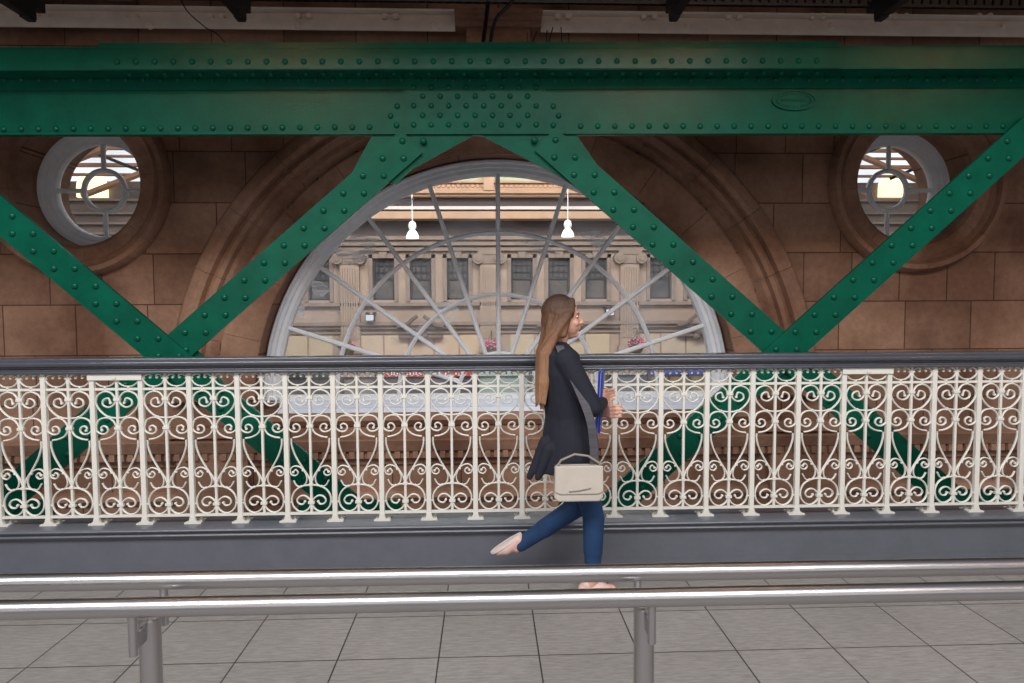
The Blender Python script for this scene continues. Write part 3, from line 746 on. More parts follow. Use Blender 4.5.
for x in WX:
    x0, x1 = fx(x-10.8), fx(x+10.8); zm = (zs+zh)/2
    b = MB(); t = .07
    b.box(x0, x0+t, YFc+.12, YFc+.22, zs, zh); b.box(x1-t, x1, YFc+.12, YFc+.22, zs, zh); b.box(x0, x1, YFc+.12, YFc+.22, zh-t, zh); b.box(x0, x1, YFc+.12, YFc+.22, zs, zs+t); b.box(x0, x1, YFc+.13, YFc+.22, zm-.02, zm+.05)
    for i in range(1, 4):
        xx = x0+(x1-x0)*i/4; b.box(xx-.018, xx+.018, YFc+.14, YFc+.2, zm, zh)
    for i in range(1, 3):
        z_ = zm+(zh-zm)*i/3; b.box(x0, x1, YFc+.14, YFc+.2, z_-.018, z_+.018)
    wf = FA(b.build('window', WINF, fa))
    MB().box(x0, x1, YFc+.2, YFc+.22, zs, zh).build('pane', DGLASS, wf)
    # stone surround
    b = MB()
    for xx in (x0-.13, x1): b.box(xx, xx+.13, YFc-.06, YFc+.0, zs-.05, zh+.13)
    b.box(x0-.13, x1+.13, YFc-.06, YFc, zh, zh+.13); b.prism([((x0+x1)/2-.1, zh), ((x0+x1)/2+.1, zh), ((x0+x1)/2+.15, zh+.24), ((x0+x1)/2-.15, zh+.24)], YFc-.12, YFc)
    FA(b.build('window_surround', STONED, fa))
for x in (351, 489.5, 628.5, 766, 213):
    if not (225 < x < 775): continue
    xc = fx(x); hw = .33; b = MB()
    b.box(xc-hw, xc+hw, YFc-.22, YFc, -3, fz(264))
    for i in range(7):
        xx = xc-hw+.045+i*(2*hw-.06)/7; b.box(xx, xx+.05, YFc-.26, YFc-.2, fz(338), fz(268))
    b.box(xc-hw-.06, xc+hw+.06, YFc-.28, YFc, fz(352), fz(346))
    pi_ = FA(b.build('pilaster', STONEF, fa))
    b = MB(); b.box(xc-hw-.08, xc+hw+.08, YFc-.3, YFc, fz(255), fz(251)); b.box(xc-hw, xc+hw, YFc-.27, YFc, fz(264), fz(255))
    for s in (-1, 1):
        b.lathe([(.19, -.36), (.19, -.02)], (xc+s*(hw+.06), YFc, fz(259)), 16, 'y'); b.lathe([(.10, -.40), (.10, -.34)], (xc+s*(hw+.06), YFc, fz(259)), 12, 'y')
    b.build('capital', STONED, pi_)
# mouldings
b = MB()
for (ya, yb_2, d) in ((302, 305.5, .22), (321.5, 324.5, .28), (324.5, 328, .16), (331, 333, .08), (247.5, 251, .18), (243, 246, .3), (237, 240, .18)):
    b.box(XL, XR, YFc-d, YFc+.1, fz(yb_2), fz(ya))
FA(b.build('mouldings', STONED, fa))
FA(MB().box(XL, XR, YFc-.05, YFc+.5, fz(243), fz(236)).build('entablature', STONED, fa))
b = MB(); x = 232
while x < 770:
    if all(abs(x+13-p) > 16 for p in (351, 489.5, 628.5)): b.box(fx(x+1), fx(x+24.5), YFc-.05, YFc, fz(370), fz(334.5))
    x += 25.2
FA(b.build('lower_panels', STONEC, fa))
FA(MB().box(XL, XR, YFc-.02, YFc+.4, fz(236), fz(221)).build('shadow_band', DARKB, fa))  # dark brown band below the gilt cornice
FA(MB().box(XL, XR, YFc-.7, YFc-.0, fz(221), fz(214)).build('gilt_cornice', TAN, fa))
FA(MB().box(XL, XR, YFc-.8, YFc-.1, fz(212.5), fz(209.5)).build('white_band', mat('white_plaster_band', (225, 215, 205), .6), fa))
FA(MB().box(XL, XR, YFc-.3, YFc+.1, fz(209.5), fz(199)).build('upper_shadow_band', DARKB, fa))  # dark brown band below the ornate frieze
b = MB(); b.box(XL, XR, YFc-.6, YFc, fz(199), fz(196.5)); b.box(XL, XR, YFc-.75, YFc, fz(196.5), fz(194.5)); b.box(XL, XR, YFc-.5, YFc, fz(194.5), fz(184.5)); b.box(XL, XR, YFc-.65, YFc, fz(186), fz(184))
x = 300
while x < 700: b.lathe([(.06, -.04), (.085, .02)], (fx(x), YFc-.5, fz(188.5)), 8, 'y'); b.box(fx(x-1.5), fx(x+1), YFc-.54, YFc-.5, fz(194), fz(191.5)); x += 4.7
for x in (351, 489.5, 628.5): b.box(fx(x-5), fx(x+5), YFc-.8, YFc-.4, fz(194), fz(170))
FA(b.build('ornate_frieze', TAN, fa))
FA(MB().box(XL, XR, YFc-.3, YFc, fz(184), fz(120)).build('painted_frieze', MINT, fa))
# broken swan-neck pediments
for x in (421, 559, 697.5):
    b = MB()
    for s in (-1, 1):
        pts = cat([(s*23*uf, fz(326)), (s*14*uf, fz(324)), (s*8*uf, fz(319)), (s*3*uf, fz(315.5))])
        b.tube([(p.x+fx(x), YFc-.32, p.z) for p in pts], .06, 6)
    b.box(fx(x-22), fx(x+22), YFc-.3, YFc, fz(337), fz(334.5)); b.lathe([(.05, -.5), (.16, -.42), (.22, -.3), (.1, 0)], (fx(x), YFc, fz(331)), 10, 'y')
    b.lathe([(.05, -.45), (.14, -.35), (.1, 0)], (fx(x-3), YFc, fz(337)), 8, 'y'); b.lathe([(.05, -.45), (.12, -.35), (.1, 0)], (fx(x+4), YFc, fz(335)), 8, 'y')
    FA(b.build('pediment', mat('weathered_carving', (120, 104, 90), .9) if x == 421 else bpy.data.materials['weathered_carving'], fa))
# shop fronts at concourse level
def shop(x0, x1, fascia, glassc, label, letters=None, posts=()):
    s = empty('shop_front', (fx((x0+x1)/2), YFc-.6, -3), label, 'shop front')
    iv = Matrix.Translation((-s.location.x, -s.location.y, 3))
    o = MB().box(fx(x0), fx(x1), YFc-.78, YFc-.36, fz(373.5), fz(362)).build('fascia', fascia, s); o.matrix_parent_inverse = iv
    b = MB(); b.box(fx(x0), fx(x1), YFc-.68, YFc-.6, fz(412), fz(373.5)); o = b.build('glazing', glassc, s); o.matrix_parent_inverse = iv
    b = MB()
    for p in (x0, x1, *posts): b.box(fx(p-.8), fx(p+.8), YFc-.78, YFc-.5, -3, fz(373.5))
    b.box(fx(x0), fx(x1), YFc-.76, YFc-.55, -3, fz(412)); o = b.build('shop_frame', mat('shop_frame_paint', (70, 66, 66), .5) if 'shop_frame_paint' not in bpy.data.materials else bpy.data.materials['shop_frame_paint'], s); o.matrix_parent_inverse = iv
    if letters:
        b = MB(); x = x0+3; k = 0
        while x < x1-5:
            wd = letters[k % len(letters)]; b.box(fx(x), fx(x+1.2), YFc-.81, YFc-.77, fz(372), fz(365))
            if wd > 3: b.box(fx(x+wd-1.4), fx(x+wd-.3), YFc-.81, YFc-.77, fz(372), fz(365)); b.box(fx(x), fx(x+wd-.3), YFc-.81, YFc-.77, fz(369), fz(368))
            else: b.box(fx(x), fx(x+wd), YFc-.81, YFc-.77, fz(372), fz(371))
            x += wd+1.6; k += 1
        o = b.build('lettering', mat('white_lettering', (245, 240, 235), .5), s); o.matrix_parent_inverse = iv
    return s
shop(283, 340, mat('dark_green_fascia', (40, 58, 50), .5, noise=.3, nscale=1), mat('brown_shop_interior', (84, 66, 52), .3, noise=.7, nscale=1.2, col2=(30, 40, 42)), 'dark green and brown shop front far left behind the balustrade', posts=(312,))
shop(346, 377, mat('beige_shop_wall', (176, 156, 138), .7, noise=.2, nscale=1), mat('beige_shop_glass', (150, 140, 130), .3, noise=.5, nscale=1.5), 'beige shop front between the dark green shop and the red sign')
shop(380, 472, mat('red_fascia', (222, 58, 52), .4), mat('dark_shop_glass', (66, 66, 76), .15, noise=.5, nscale=1, col2=(110, 105, 110)), 'shop front with red fascia and white lettering behind the balustrade', (4.2, 2.6, 4.2, 4.0, 2.4, 4.4), posts=(402, 426, 450))
shop(478, 527, mat('pale_green_fascia', (170, 186, 176), .4), mat('pale_green_glass', (158, 176, 168), .2, noise=.2, nscale=1), 'pale green glazed shop front right of the red fascia')
shop(530, 560, mat('bright_green_fascia', (120, 190, 120), .4), mat('white_green_display', (190, 210, 190), .3), 'shop front with bright green display behind the walking woman')
shop(604, 640, mat('grey_beige_fascia', (160, 150, 140), .5), mat('grey_glass_display', (120, 124, 130), .2, noise=.4, nscale=1), 'grey beige shop front just right of the walking woman')
shop(645, 706, mat('royal_blue_fascia', (40, 70, 190), .4), mat('yellow_brown_display', (170, 150, 100), .3, noise=.8, nscale=1.2, col2=(90, 72, 60)), 'shop front with royal blue fascia and yellow display behind the balustrade', posts=(664, 684))
# floodlights on the moulding
for x, lab in ((372, 'small white floodlight box on the far building, left'), (607.5, 'small white floodlight box on the far building, right of the woman')):
    s = empty('floodlight', (fx(x), YFc-.3, fz(316)), lab, 'floodlight')
    y = 316 if x < 500 else 312
    iv = Matrix.Translation((-s.location.x, -s.location.y, -s.location.z))
    o = MB().box(fx(x-4.5), fx(x+4.5), YFc-.52, YFc-.3, fz(y+4), fz(y-2.5), .02).build('housing', BLACK, s); o.matrix_parent_inverse = iv
    o = MB().box(fx(x-3.8), fx(x+3.8), YFc-.54, YFc-.51, fz(y+3.5), fz(y-2)).build('lens', mat('floodlight_lens', (220, 232, 245), .3) if x < 500 else bpy.data.materials['floodlight_lens'], s); o.matrix_parent_inverse = iv
    b = MB()
    for d in (-3.5, 3.5): b.box(fx(x+d)-.03, fx(x+d)+.03, YFc-.46, YFc, fz(y-2.5), fz(y-4.5))
    o = b.build('bracket', BLACK, s); o.matrix_parent_inverse = iv
# flower baskets
LEAF = mat('dark_green_leaves', (44, 84, 46), .7); PINK = mat('pink_petals', (236, 120, 160), .6); RED_ = mat('red_petals', (200, 50, 80), .6); MOSS = mat('basket_moss', (96, 84, 58), .9)
for x, y, lab in ((352.5, 345, 'hanging basket of pink flowers, leftmost of three on the far building'), (491, 344.5, 'hanging basket of pink flowers on the pilaster at the middle of the arched window'), (631, 343.5, 'hanging basket of pink flowers to the right of the walking woman')):
    s = empty('flower_basket', (fx(x), YFc-1.0, fz(y)), lab, 'flower basket', None)
    b = MB(); b.lathe([(.05, -.34), (.17, -.26), (.24, -.1), (.25, -.03)], (0, 0, 0), 12); b.build('basket', MOSS, s)
    bl, bp_, br_ = MB(), MB(), MB()
    for i in range(150):
        a = random.random()*2*PI; e = random.uniform(-.5, 1.2); r = random.uniform(.2, .32)
        c_ = Vector((r*math.cos(a)*math.cos(e), r*math.sin(a)*math.cos(e), .02+.6*r*math.sin(e)))
        tgt = bl if i % 2 else (bp_ if i % 6 else br_); rad = .035 if tgt is bl else .042
        n_ = Vector((random.uniform(-1, 1), random.uniform(-1, .3), random.uniform(-.5, 1))).normalized(); u_ = n_.orthogonal().normalized(); v_ = n_.cross(u_)
        vs = [c_+(u_*math.cos(k*PI/3)+v_*math.sin(k*PI/3))*rad for k in range(6)]+[c_+n_*.03]
        tgt.add(vs, [(k, (k+1) % 6, 6) for k in range(6)])
    l_ = bl.build('foliage', LEAF, s); l_['kind'] = 'stuff'; l_ = bp_.build('pink_blooms', PINK, s); l_['kind'] = 'stuff'; l_ = br_.build('red_blooms', RED_, s); l_['kind'] = 'stuff'
    b = MB(); b.tube([(0, .7, .5), (0, .1, .55), (0, 0, .5), (0, 0, .2)], .012, 6); b.tube([(0, 0, .45), (-.22, 0, 0)], .006, 4); b.tube([(0, 0, .45), (.22, 0, 0)], .006, 4); b.build('bracket', BLACK, s)
# pendant lamps
LAMP = mat('glowing_white_lamp_shade', (240, 245, 240), .4, emit=(235, 250, 240), estr=1.1)
LAMPM = mat('lamp_housing', (214, 216, 214), .4, emit=(220, 230, 225), estr=.25)
YP = 18.0; up = YP/F
for x, lab in ((412.5, 'white glowing pendant lamp with bell shade, left of the two'), (567.8, 'white glowing pendant lamp with bell shade, above the walking woman')):
    q = P(x, 238.5 if x < 500 else 237, YP); s = empty('pendant_lamp', q, lab, 'pendant lamp')
    b = MB(); b.lathe([(6.3*up, 0), (6.3*up, .03), (6.0*up, 3*up), (4.6*up, 6*up), (2.4*up, 8.6*up)], (0, 0, 0), 20); b.build('lamp_shade', LAMP, s, smooth=True)
    b = MB(); b.lathe([(2.4*up, 8.4*up), (3.9*up, 10.5*up), (4.0*up, 13*up), (3.2*up, 15.5*up), (1.2*up, 17*up)], (0, 0, 0), 16); b.build('housing', LAMPM, s, smooth=True)
    MB().tube([(0, 0, 16.5*up), (0, 0, 6.6-q.z)], .012, 6).build('cord', LAMPM, s)
lb = MB().box(-9, 9, YP-.12, YP+.12, 6.6, 6.85).build('lighting_beam', CREAM); tag(lb, 'high steel beam in the far concourse from which the pendant lamps hang', 'beam')
# side wings with glazed roof behind the round windows
GREYW = mat('wing_wall_render', (140, 124, 112), .85, noise=.35, nscale=.8)
for s, nm in ((-1, 'left'), (1, 'right')):
    wg = empty('station_wing', (s*14, 24.5, -3), 'lower side wing of the concourse building seen through the %s round window' % nm, 'building')
    iv = Matrix.Translation((-wg.location.x, -24.5, 3))
    xi = XL if s < 0 else XR; xo = s*21
    x0, x1 = min(xi+s*.1, xo), max(xi+s*.1, xo)
    o = MB().box(x0, x1, 24.2, 24.8, -3, fz(181)).build('wall', GREYW, wg); o.matrix_parent_inverse = iv
    b = MB()
    for yy in (232, 222, 212, 199): b.box(x0, x1, 24.0, 24.2, fz(yy+2), fz(yy))
    o = b.build('mouldings', STONED, wg); o.matrix_parent_inverse = iv
    # arched lit window
    c_ = P(92 if s < 0 else 893, 190, 24.1); b = MB()
    b.prism([(c_.x-.5, c_.z-.25), (c_.x+.5, c_.z-.25)]+[(c_.x+.5*math.cos(PI*i/12), c_.z+.1+.5*math.sin(PI*i/12)) for i in range(13)], 24.05, 24.2)
    o = b.build('lit_arched_window', mat('warm_lit_glass', (255, 240, 200), .5, emit=(255, 232, 180), estr=1.6) if s < 0 else bpy.data.materials['warm_lit_glass'], wg); o.matrix_parent_inverse = iv
rf = empty('roof_frame', (0, 22, 8), 'timber and steel purlins of the glazed concourse roof seen through the round windows', 'roof frame')
iv = Matrix.Translation((0, -22, -8))
for s in (-1, 1):
    for k, (yy, th) in enumerate(((137, 2.2), (147, 3), (156, 1.6), (164, 3), (174, 1.8))):
        z_ = P(499, yy, 23).z; o = MB().box(min(s*7.9, s*20), max(s*7.9, s*20), 23, 23.2, z_-th*uf, z_).build('purlin', TIMBER, rf); o.matrix_parent_inverse = iv
    for k in range(4):
        xs = s*(8.6+3.0*k); o = MB().tube([(xs, 21.5, P(499, 150, 21.5).z), (xs+s*4.5, 22.9, P(499, 196, 22.9).z)], .11, 6).build('rafter', TIMBER, rf); o.matrix_parent_inverse = iv
        o = MB().tube([(xs+s*3.5, 22.4, P(499, 120, 22.4).z), (xs-s*1, 22.6, P(499, 178, 22.6).z)], .05, 6).build('tie_rod', BLACK, rf); o.matrix_parent_inverse = iv

# ================================================================== WALKING WOMAN
YWm = 3.75; um = YWm/F
def W(px, py, dy=0):        # photo pixel to world at the woman's plane, then shifted in depth
    p = P(px, py, YWm); return Vector((p.x, YWm+dy, p.z))
def cap(bm_, p0, r0, p1, r1, seg=14):
    p0 = Vector(p0); p1 = Vector(p1); d = (p1-p0); L = d.length; d.normalize(); prof = []
    for i in range(5): a = -PI/2+PI/2*i/4; prof.append((max(r0*math.cos(a), r0*.02), r0*math.sin(a)))
    for i in range(5): a = PI/2*i/4; prof.append((max(r1*math.cos(a), r1*.02), L+r1*math.sin(a)))
    q = d.to_track_quat('Z', 'Y'); t = MB().lathe(prof, (0, 0, 0), seg)
    bm_.add([p0+q @ Vector(v) for v in t.v], t.f)
def ell(bm_, c, r, rot=None, seg=18, rings=10):
    prof = [(max(math.sin(PI*i/rings), .01), -math.cos(PI*i/rings)) for i in range(rings+1)]
    t = MB().lathe(prof, (0, 0, 0), seg); R_ = Matrix.Rotation(rot, 3, 'Y') if rot else Matrix.Identity(3)
    bm_.add([Vector(c)+R_ @ Vector((v[0]*r[0], v[1]*r[1], v[2]*r[2])) for v in t.v], t.f)
def loft(bm_, secs, seg=24):
    vs = []; fs = []
    for c, rx, ry in secs:
        for k in range(seg):
            a = 2*PI*k/seg; vs.append((c[0]+rx*math.cos(a), c[1]+ry*math.sin(a), c[2]))
    n = len(secs)
    for i in range(n-1):
        for k in range(seg): fs.append((i*seg+k, i*seg+(k+1) % seg, (i+1)*seg+(k+1) % seg, (i+1)*seg+k))
    fs += [tuple(range(seg))[::-1], tuple(range((n-1)*seg, n*seg))]
    bm_.add(vs, fs)
def fuse(bm_, name, m, parent, voxel=.006, smooth=4, solid=True):
    o = bm_.build(name, m)
    r = o.modifiers.new('r', 'REMESH'); r.mode = 'VOXEL'; r.voxel_size = voxel; r.use_smooth_shade = True
    if smooth: s = o.modifiers.new('s', 'SMOOTH'); s.iterations = smooth; s.factor = .5
    bpy.context.view_layer.update(); bake(o)
    o.data.polygons.foreach_set('use_smooth', [True]*len(o.data.polygons))
    if not o.data.materials: o.data.materials.append(m)
    if parent: o.parent = parent
    return o
SKIN = mat('skin', (222, 168, 146), .5, noise=.08, nscale=20)
wm = empty('person', (.5, YWm, 0), 'woman with long brown hair, dark coat and blue jeans walking right past the balustrade', 'person')
winv = Matrix.Translation((-.5, -YWm, 0))
def WM(o): o.matrix_parent_inverse = winv; return o
NY, FY = YWm-.09, YWm+.09     # near and far leg depth
hd = W(563, 318); HX, HZ = hd.x, hd.z
shN = Vector((W(563, 358).x, YWm-.165, W(563, 358).z)); shF = Vector((W(567, 358).x, YWm+.165, W(563, 358).z))
elN = Vector((W(587, 402).x, YWm-.215, W(587, 402).z)); haN = Vector((W(599, 388).x+.015, YWm-.02, W(599, 402).z))
elF = Vector((W(590, 400).x, YWm+.20, W(590, 400).z)); haF = Vector((W(600, 380).x+.02, YWm+.06, W(600, 414).z))
hipN = Vector((W(572, 455).x, NY, .86)); hipF = Vector((W(572, 455).x, FY, .86))
kN = Vector((W(591, 512).x, NY, W(591, 512).z)); aN = Vector((W(590, 575).x, NY, .085))
kF = Vector((W(578, 512).x, FY, W(578, 512).z)); aF = Vector((W(517, 553).x, FY, W(517, 553).z))
b = MB()
ell(b, (HX-.008, YWm, HZ+.028), (.092, .074, .092)); ell(b, (HX+.035, YWm, HZ-.035), (.058, .056, .072))
cap(b, (HX+.068, YWm, HZ-.090), .020, (HX+.045, YWm, HZ-.085), .035)
cap(b, (HX+.088, YWm, HZ+.010), .008, (HX+.108, YWm, HZ-.025), .011); ell(b, (HX+.099, YWm, HZ-.028), (.012, .014, .008))
ell(b, (HX+.088, YWm, HZ-.052), (.011, .022, .006)); ell(b, (HX+.086, YWm, HZ-.063), (.011, .020, .006)); ell(b, (HX+.078, YWm, HZ+.028), (.014, .045, .010))
for s in (-1, 1): ell(b, (HX-.005, YWm+s*.074, HZ-.008), (.018, .010, .030)); ell(b, (HX+.062, YWm+s*.035, HZ-.028), (.025, .02, .022))
cap(b, (HX-.01, YWm, HZ-.06), .046, (HX-.035, YWm, HZ-.17), .052)
tx = HX-.01
loft(b, [((tx-.02, YWm, HZ-.15), .06, .09), ((tx-.01, YWm, HZ-.20), .09, .16), ((tx, YWm, HZ-.30), .105, .165), ((tx+.02, YWm, HZ-.42), .10, .15), ((tx+.04, YWm, HZ-.52), .09, .135), ((tx+.05, YWm, .88), .105, .165), ((tx+.06, YWm, .80), .10, .16)])
for sh, el, ha in ((shN, elN, haN), (shF, elF, haF)):
    cap(b, sh, .048, el, .036); cap(b, el, .036, ha, .024)
for h, k, a in ((hipN, kN, aN), (hipF, kF, aF)):
    cap(b, h, .080, k, .050); cap(b, k, .048, a, .030); cap(b, k.lerp(a, .15), .044, k.lerp(a, .45), .046)
# feet
cap(b, aN, .032, (aN.x-.02, NY, .04), .034); cap(b, (aN.x-.02, NY, .045), .030, (aN.x+.11, NY, .03), .022)
dF = (aF-kF).normalized(); fd = Vector((.25, 0, -1)).normalized()
hF = aF+Vector((-.055, 0, .012)); toe = aF+Vector((-.02, 0, -.16))
cap(b, aF, .032, aF+Vector((-.02, 0, .006)), .030); cap(b, aF+Vector((-.02, 0, .006)), .028, aF+Vector((-.105, 0, -.030)), .018)
# hands: palm, four fingers, thumb
def hand(w_, tip, thumb_dir, side):
    d = (tip-w_).normalized(); up_ = Vector((0, 0, 1)); up_ = (up_-d*up_.dot(d)).normalized(); nrm = d.cross(up_)
    pc = w_+d*.045
    for k in range(4): cap(b, w_+up_*(.018-.012*k)*.7, .012, w_+d*.08+up_*(.030-.020*k), .0115)
    for k, L_ in enumerate((.062, .072, .068, .052)):
        s0 = w_+d*.08+up_*(.030-.020*k); m1 = s0+d*L_*.5+nrm*side*.008; e1 = m1+d*L_*.35+nrm*side*.025
        cap(b, s0, .0088, m1, .0080, 8); cap(b, m1, .0080, e1, .0070, 8)
    t0 = w_+d*.025+up_*.020; t1 = t0+(up_*.9+d*.6).normalized()*.04; cap(b, t0, .012, t1, .0095, 8); cap(b, t1, .0095, t1+d*.028+nrm*side*.012, .008, 8)
hand(haN, haN+Vector((.05, .10, .03)), None, 1); hand(haF, haF+Vector((.06, -.10, .02)), None, -1)
body = WM(fuse(b, 'body', SKIN, wm, .0048, 3))
# eyes and brows
EYE = mat('eye_white', (235, 230, 225), .3); IRIS = mat('eye_iris', (50, 36, 28), .3); BROW = mat('brow_hair', (84, 56, 38), .7)
for s in (-1, 1):
    b = MB(); ell(b, (HX+.0725, YWm+s*.031, HZ+.008), (.010, .013, .0065)); e = WM(b.build('eye', EYE, wm, True)); 
    b = MB(); ell(b, (HX+.0805, YWm+s*.031, HZ+.008), (.004, .006, .006)); b.build('iris', IRIS, e, True)
    b = MB(); cap(b, (HX+.086, YWm+s*.018, HZ+.026), .004, (HX+.076, YWm+s*.048, HZ+.028), .003, 6); WM(b.build('eyebrow', BROW, wm, True))
b = MB(); ell(b, (HX+.0965, YWm, HZ-.057), (.005, .019, .007)); WM(b.build('lips', mat('lips', (186, 100, 92), .4), wm, True))
# hair
HAIR = bpy.data.materials.new('long_brown_hair'); HAIR.use_nodes = True; t = HAIR.node_tree; bs = t.nodes['Principled BSDF']
tcn = N(t, 'ShaderNodeTexCoord'); sp = N(t, 'ShaderNodeSeparateXYZ'); t.links.new(tcn.outputs['Object'], sp.inputs[0])
r = N(t, 'ShaderNodeMapRange'); r.inputs[1].default_value = 1.10; r.inputs[2].default_value = 1.66
t.links.new(sp.outputs[2], r.inputs[0]); cr = N(t, 'ShaderNodeValToRGB'); t.links.new(r.outputs[0], cr.inputs[0])
cr.color_ramp.elements[0].color = srgb(200, 150, 112); cr.color_ramp.elements[1].color = srgb(62, 40, 30)
e = cr.color_ramp.elements.new(.55); e.color = srgb(150, 106, 76)
mp = N(t, 'ShaderNodeMapping'); mp.inputs['Scale'].default_value = (60, 60, 3); t.links.new(tcn.outputs['Object'], mp.inputs[0])
n = N(t, 'ShaderNodeTexNoise'); n.inputs['Scale'].default_value = 3; t.links.new(mp.outputs[0], n.inputs['Vector'])
x = N(t, 'ShaderNodeMix', data_type='RGBA', blend_type='MULTIPLY'); x.inputs[0].default_value = .6
t.links.new(cr.outputs[0], x.inputs[6]); t.links.new(n.outputs[0], x.inputs[7]); t.links.new(x.outputs[2], bs.inputs['Base Color'])
g = N(t, 'ShaderNodeBump'); g.inputs['Strength'].default_value = .8; g.inputs['Distance'].default_value = .006
t.links.new(n.outputs[0], g.inputs['Height']); t.links.new(g.outputs[0], bs.inputs['Normal']); bs.inputs['Roughness'].default_value = .62
b = MB()
ell(b, (HX-.022, YWm, HZ+.036), (.100, .088, .098)); ell(b, (HX-.045, YWm, HZ-.02), (.078, .086, .11))
random.seed(3)
for i in range(46):
    s = random.uniform(-1, 1); y = YWm+s*.085; bx = HX-.03-.07*random.random()*(1-abs(s)*.4)
    x_ = bx+.045*(abs(s) > .75); zt2 = HZ-.02+random.uniform(-.02, .04)
    ln = random.uniform(.36, .47)
    p0 = Vector((x_, y, zt2)); g_ = random.uniform(-.022, .016); p1 = Vector((W(543, 350).x+g_, YWm+(y-YWm)*1.45, W(543, 352).z)); p2 = Vector((W(541.5, 380).x+g_, YWm+(y-YWm)*1.55, W(541, 380).z)); p3 = Vector((W(540, 400).x+g_*1.2, YWm+(y-YWm)*1.3, W(540, 404).z+random.uniform(-.02, .05)))
    cap(b, p0, .022, p1, .022, 8); cap(b, p1, .022, p2, .017, 8); cap(b, p2, .017, p3, .005, 8)
for s in (-1, 1):
    for q_ in range(6): cap(b, (HX+.035-.014*q_, YWm+s*(.070+.002*q_), HZ+.05-.005*q_), .016, (HX-.005-.014*q_, YWm+s*.088, HZ-.09), .018, 8)
    cap(b, (HX+.045, YWm+s*.045, HZ+.095), .018, (HX+.045, YWm+s*.074, HZ+.035), .012, 8)
WM(fuse(b, 'hair', HAIR, wm, .005, 2))
# coat
NAVY = mat('dark_navy_coat_wool', (32, 34, 48), .85, noise=.25, nscale=30, bump=.3, bscale=180)
GREYP = mat('grey_woven_panel', (98, 96, 104), .85, noise=.4, nscale=6, stretch=(1, 1, 12), bump=.3, bscale=150)
b = MB()
loft(b, [((tx-.035, YWm, HZ-.130), .060, .070), ((tx-.025, YWm, HZ-.165), .085, .120), ((tx-.015, YWm, HZ-.195), .110, .178), ((tx-.0, YWm, HZ-.30), .128, .192), ((tx+.020, YWm, HZ-.42), .130, .178), ((tx+.045, YWm, HZ-.54), .135, .172), ((tx+.048, YWm, .86), .155, .195), ((tx+.042, YWm, .76), .165, .205), ((tx+.03, YWm, .685), .175, .21)])
for sh, el, ha in ((shN, elN, haN), (shF, elF, haF)):
    cap(b, sh, .064, el, .052); cap(b, el, .052, ha-(ha-el).normalized()*.01, .036)
# back vent tail flicking out
cap(b, (tx-.10, YWm-.09, .86), .03, (tx-.185, YWm-.10, .665), .018); cap(b, (tx-.08, YWm-.12, .82), .04, (tx-.14, YWm-.13, .67), .02)
WM(fuse(b, 'coat', NAVY, wm, .006, 4))
b = MB()     # grey woven panel down the near back of the coat
pp = [(545, 362), (559, 352), (561, 400), (561, 472), (546, 472), (545, 420)]
def side_panel(pts_px, y_off, name, m):
    b = MB(); b.prism([(W(x, y).x, W(x, y).z) for x, y in pts_px], YWm-y_off-.010, YWm-y_off); return WM(b.build(name, m, wm))
# jeans
JEAN = mat('blue_denim', (26, 64, 108), .8, noise=.35, nscale=10, bump=.3, bscale=200)
b = MB()
loft(b, [((tx+.05, YWm, .93), .105, .155), ((tx+.05, YWm, .86), .112, .168), ((tx+.055, YWm, .79), .110, .165)])
for h, k, a in ((hipN, kN, aN), (hipF, kF, aF)):
    cap(b, h, .084, k, .060); aa = k.lerp(a, .93); cap(b, k, .062, aa, .042); m_ = k.lerp(a, .35); dd = (a-k).normalized(); ax = Vector((dd.z, 0, -dd.x)); cc_ = m_-ax*(-.012 if a is aN else .012)
    cap(b, k.lerp(a, .15), .058, k.lerp(a, .55), .054)
WM(fuse(b, 'jeans', JEAN, wm, .006, 3))
# shoes
SHOE = mat('pale_pink_leather', (222, 184, 176), .5); SOLE = mat('white_rubber_sole', (225, 215, 208), .5)
def shoe(heel, toe_, upv):
    d = (toe_-heel).normalized(); b = MB()
    cap(b, heel+upv*.032, .036, heel+d*.09+upv*.034, .036); cap(b, heel+d*.09+upv*.032, .036, toe_+upv*.022-d*.03, .028); cap(b, heel+upv*.055+d*.01, .033, heel+upv*.035+d*.05, .035)
    o = WM(fuse(b, 'shoe', SHOE, wm, .005, 2))
    b = MB(); sd = d.cross(upv)
    n_ = 20; top = []
    L_ = (toe_-heel).length+.055
    for i in range(n_):
        a = 2*PI*i/n_; xx = (L_/2)*math.cos(a); yy = (.036+.006*math.cos(a))*math.sin(a)
        top.append(heel+d*(L_/2-.035+xx)+sd*yy)
    vs = [p-upv*.0 for p in top]+[p+upv*.014 for p in top]
    b.add(vs, [tuple(range(n_)), tuple(range(n_, 2*n_))[::-1]]+[(i, n_+i, n_+(i+1) % n_, (i+1) % n_) for i in range(n_)])
    b.build('sole', SOLE, o)
shoe(Vector((aN.x-.045, NY, .0)), Vector((aN.x+.125, NY, .0)), Vector((0, 0, 1)))
fh = W(492, 550, .09); ft_ = W(504, 567, .09)
ud = Vector((.87, 0, .49)).normalized(); dd = Vector((.49, 0, -.87)).normalized()
hl = Vector((aF.x-.105, FY, aF.z+.035))
ud = Vector((.94, 0, .34)).normalized(); dd = Vector((.34, 0, -.94)).normalized()
# trailing foot: heel up and back, toes pointing down and forward
dfo = Vector((-.84, 0, -.54)).normalized(); ud = Vector((.54, 0, -.84)).normalized()
hl = aF-ud*.060-dfo*.035
shoe(hl, hl+dfo*.155, ud)
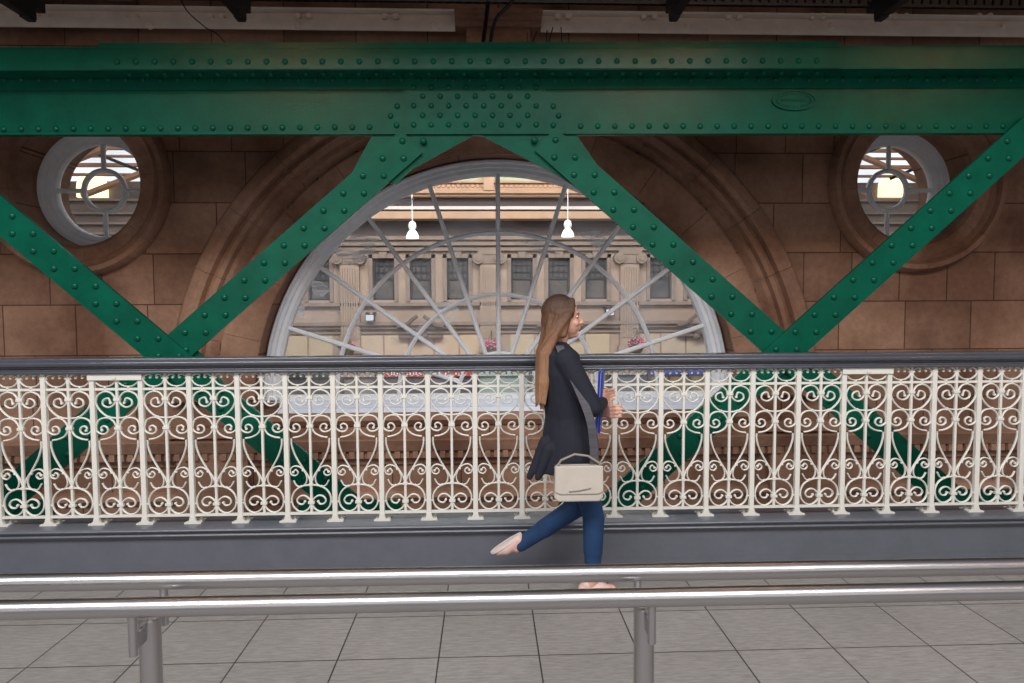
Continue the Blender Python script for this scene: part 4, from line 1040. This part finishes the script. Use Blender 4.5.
# blue folder (held), bag with strap: things of their own
FOLD = mat('royal_blue_card', (30, 52, 158), .45)
fo = empty('folder', W(599, 400, 0), 'royal blue document folder hugged against the chest of the walking woman', 'folder')
b = MB(); b.box(-.012, .0, -.12, .12, -.165, .165); b.box(.004, .014, -.12, .12, -.165, .165); b.box(-.012, .014, .12, .124, -.165, .165)
f1 = b.build('cover', FOLD, fo); f2 = MB().box(-.001, .005, -.112, .118, -.158, .16).build('papers', mat('white_paper', (225, 225, 228), .6), fo)
fo.rotation_euler = (0, math.radians(3), math.radians(-12)); fo.location = (W(599, 400).x+.005, YWm+.0, W(599, 400).z)
BAG = mat('beige_leather', (206, 196, 184), .5, noise=.1, nscale=12)
bg_ = empty('shoulder_bag', (W(572, 489).x, YWm-.255, W(576, 487).z), 'beige leather shoulder bag hanging at the near hip of the walking woman', 'bag')
bw, bh = .128, .185
b = MB()
pr = [(-bw+.0, .02), (-bw+.02, 0), (bw-.02, 0), (bw, .02), (bw-.006, bh-.01), (bw-.02, bh), (-bw+.02, bh), (-bw+.006, bh-.01)]
b.prism(pr, -.035, .035); o = b.build('bag_body', BAG, bg_)
mdf = o.modifiers.new('b', 'BEVEL'); mdf.width = .012; mdf.segments = 3
b = MB(); b.prism([(-bw+.004, bh+.004), (bw-.004, bh+.004), (bw-.002, .055), (bw-.03, .042), (-bw+.03, .042), (-bw+.002, .055)], -.043, -.034); o = b.build('flap', BAG, bg_); mdf = o.modifiers.new('b', 'BEVEL'); mdf.width = .004; mdf.segments = 2
MB().tube([(-.055, -.046, .058), (0, -.046, .062), (.06, -.046, .075)], .003, 6).build('zip', STEELV, bg_)
MB().tube([Vector((x_, -.01, z_)) for x_, z_ in ((-.12, .17), (-.09, .215), (-.02, .245), (.05, .235), (.12, .19))], .006, 8).build('handle', mat('taupe_strap', (150, 138, 128), .5), bg_)
L0 = Vector((bg_.location)); 
q1 = Vector((.085, .01, .18)); pts = [q1, Vector((.080, .0, .30)), Vector((.050, -.01, .46)), Vector((shN.x-L0.x-.02, shN.y-L0.y-.015, shN.z-L0.z+.03)), Vector((shN.x-L0.x-.03, shN.y-L0.y+.07, shN.z-L0.z+.075))]
b = MB()
pc = []
for i in range(len(pts)-1):
    p0 = pts[max(i-1, 0)]; p1 = pts[i]; p2 = pts[i+1]; p3 = pts[min(i+2, len(pts)-1)]
    for k in range(6):
        tt = k/6; pc.append(.5*((2*p1)+(p2-p0)*tt+(2*p0-5*p1+4*p2-p3)*tt*tt+(3*p1-p0-3*p2+p3)*tt**3))
pc.append(pts[-1])
vs = []; 
for p in pc: vs += [p+Vector((-.022, -.004, 0)), p+Vector((.022, -.004, 0)), p+Vector((.022, .004, 0)), p+Vector((-.022, .004, 0))]
fs = []
for i in range(len(pc)-1):
    for k in range(4): fs.append((i*4+k, i*4+(k+1) % 4, i*4+4+(k+1) % 4, i*4+4+k))
fs += [(0, 1, 2, 3), tuple(len(vs)-4+i for i in range(4))]
b.add(vs, fs); b.build('strap', GREYP, bg_)
# repeats share a group
for o_ in list(COL.objects):
    g_ = {'shop_front': 'shop fronts along the far concourse', 'flower_basket': 'hanging flower baskets on the far building', 'pendant_lamp': 'pendant lamps in the far concourse',
          'floodlight': 'floodlights on the far building', 'wire': 'short wires on top of the green girder', 'steel_channel': 'cream steel channels above the girder', 'station_wing': 'side wings of the far building'}.get(o_.name.split('.')[0])
    if g_ and o_.parent is None and 'label' in o_: o_['group'] = g_
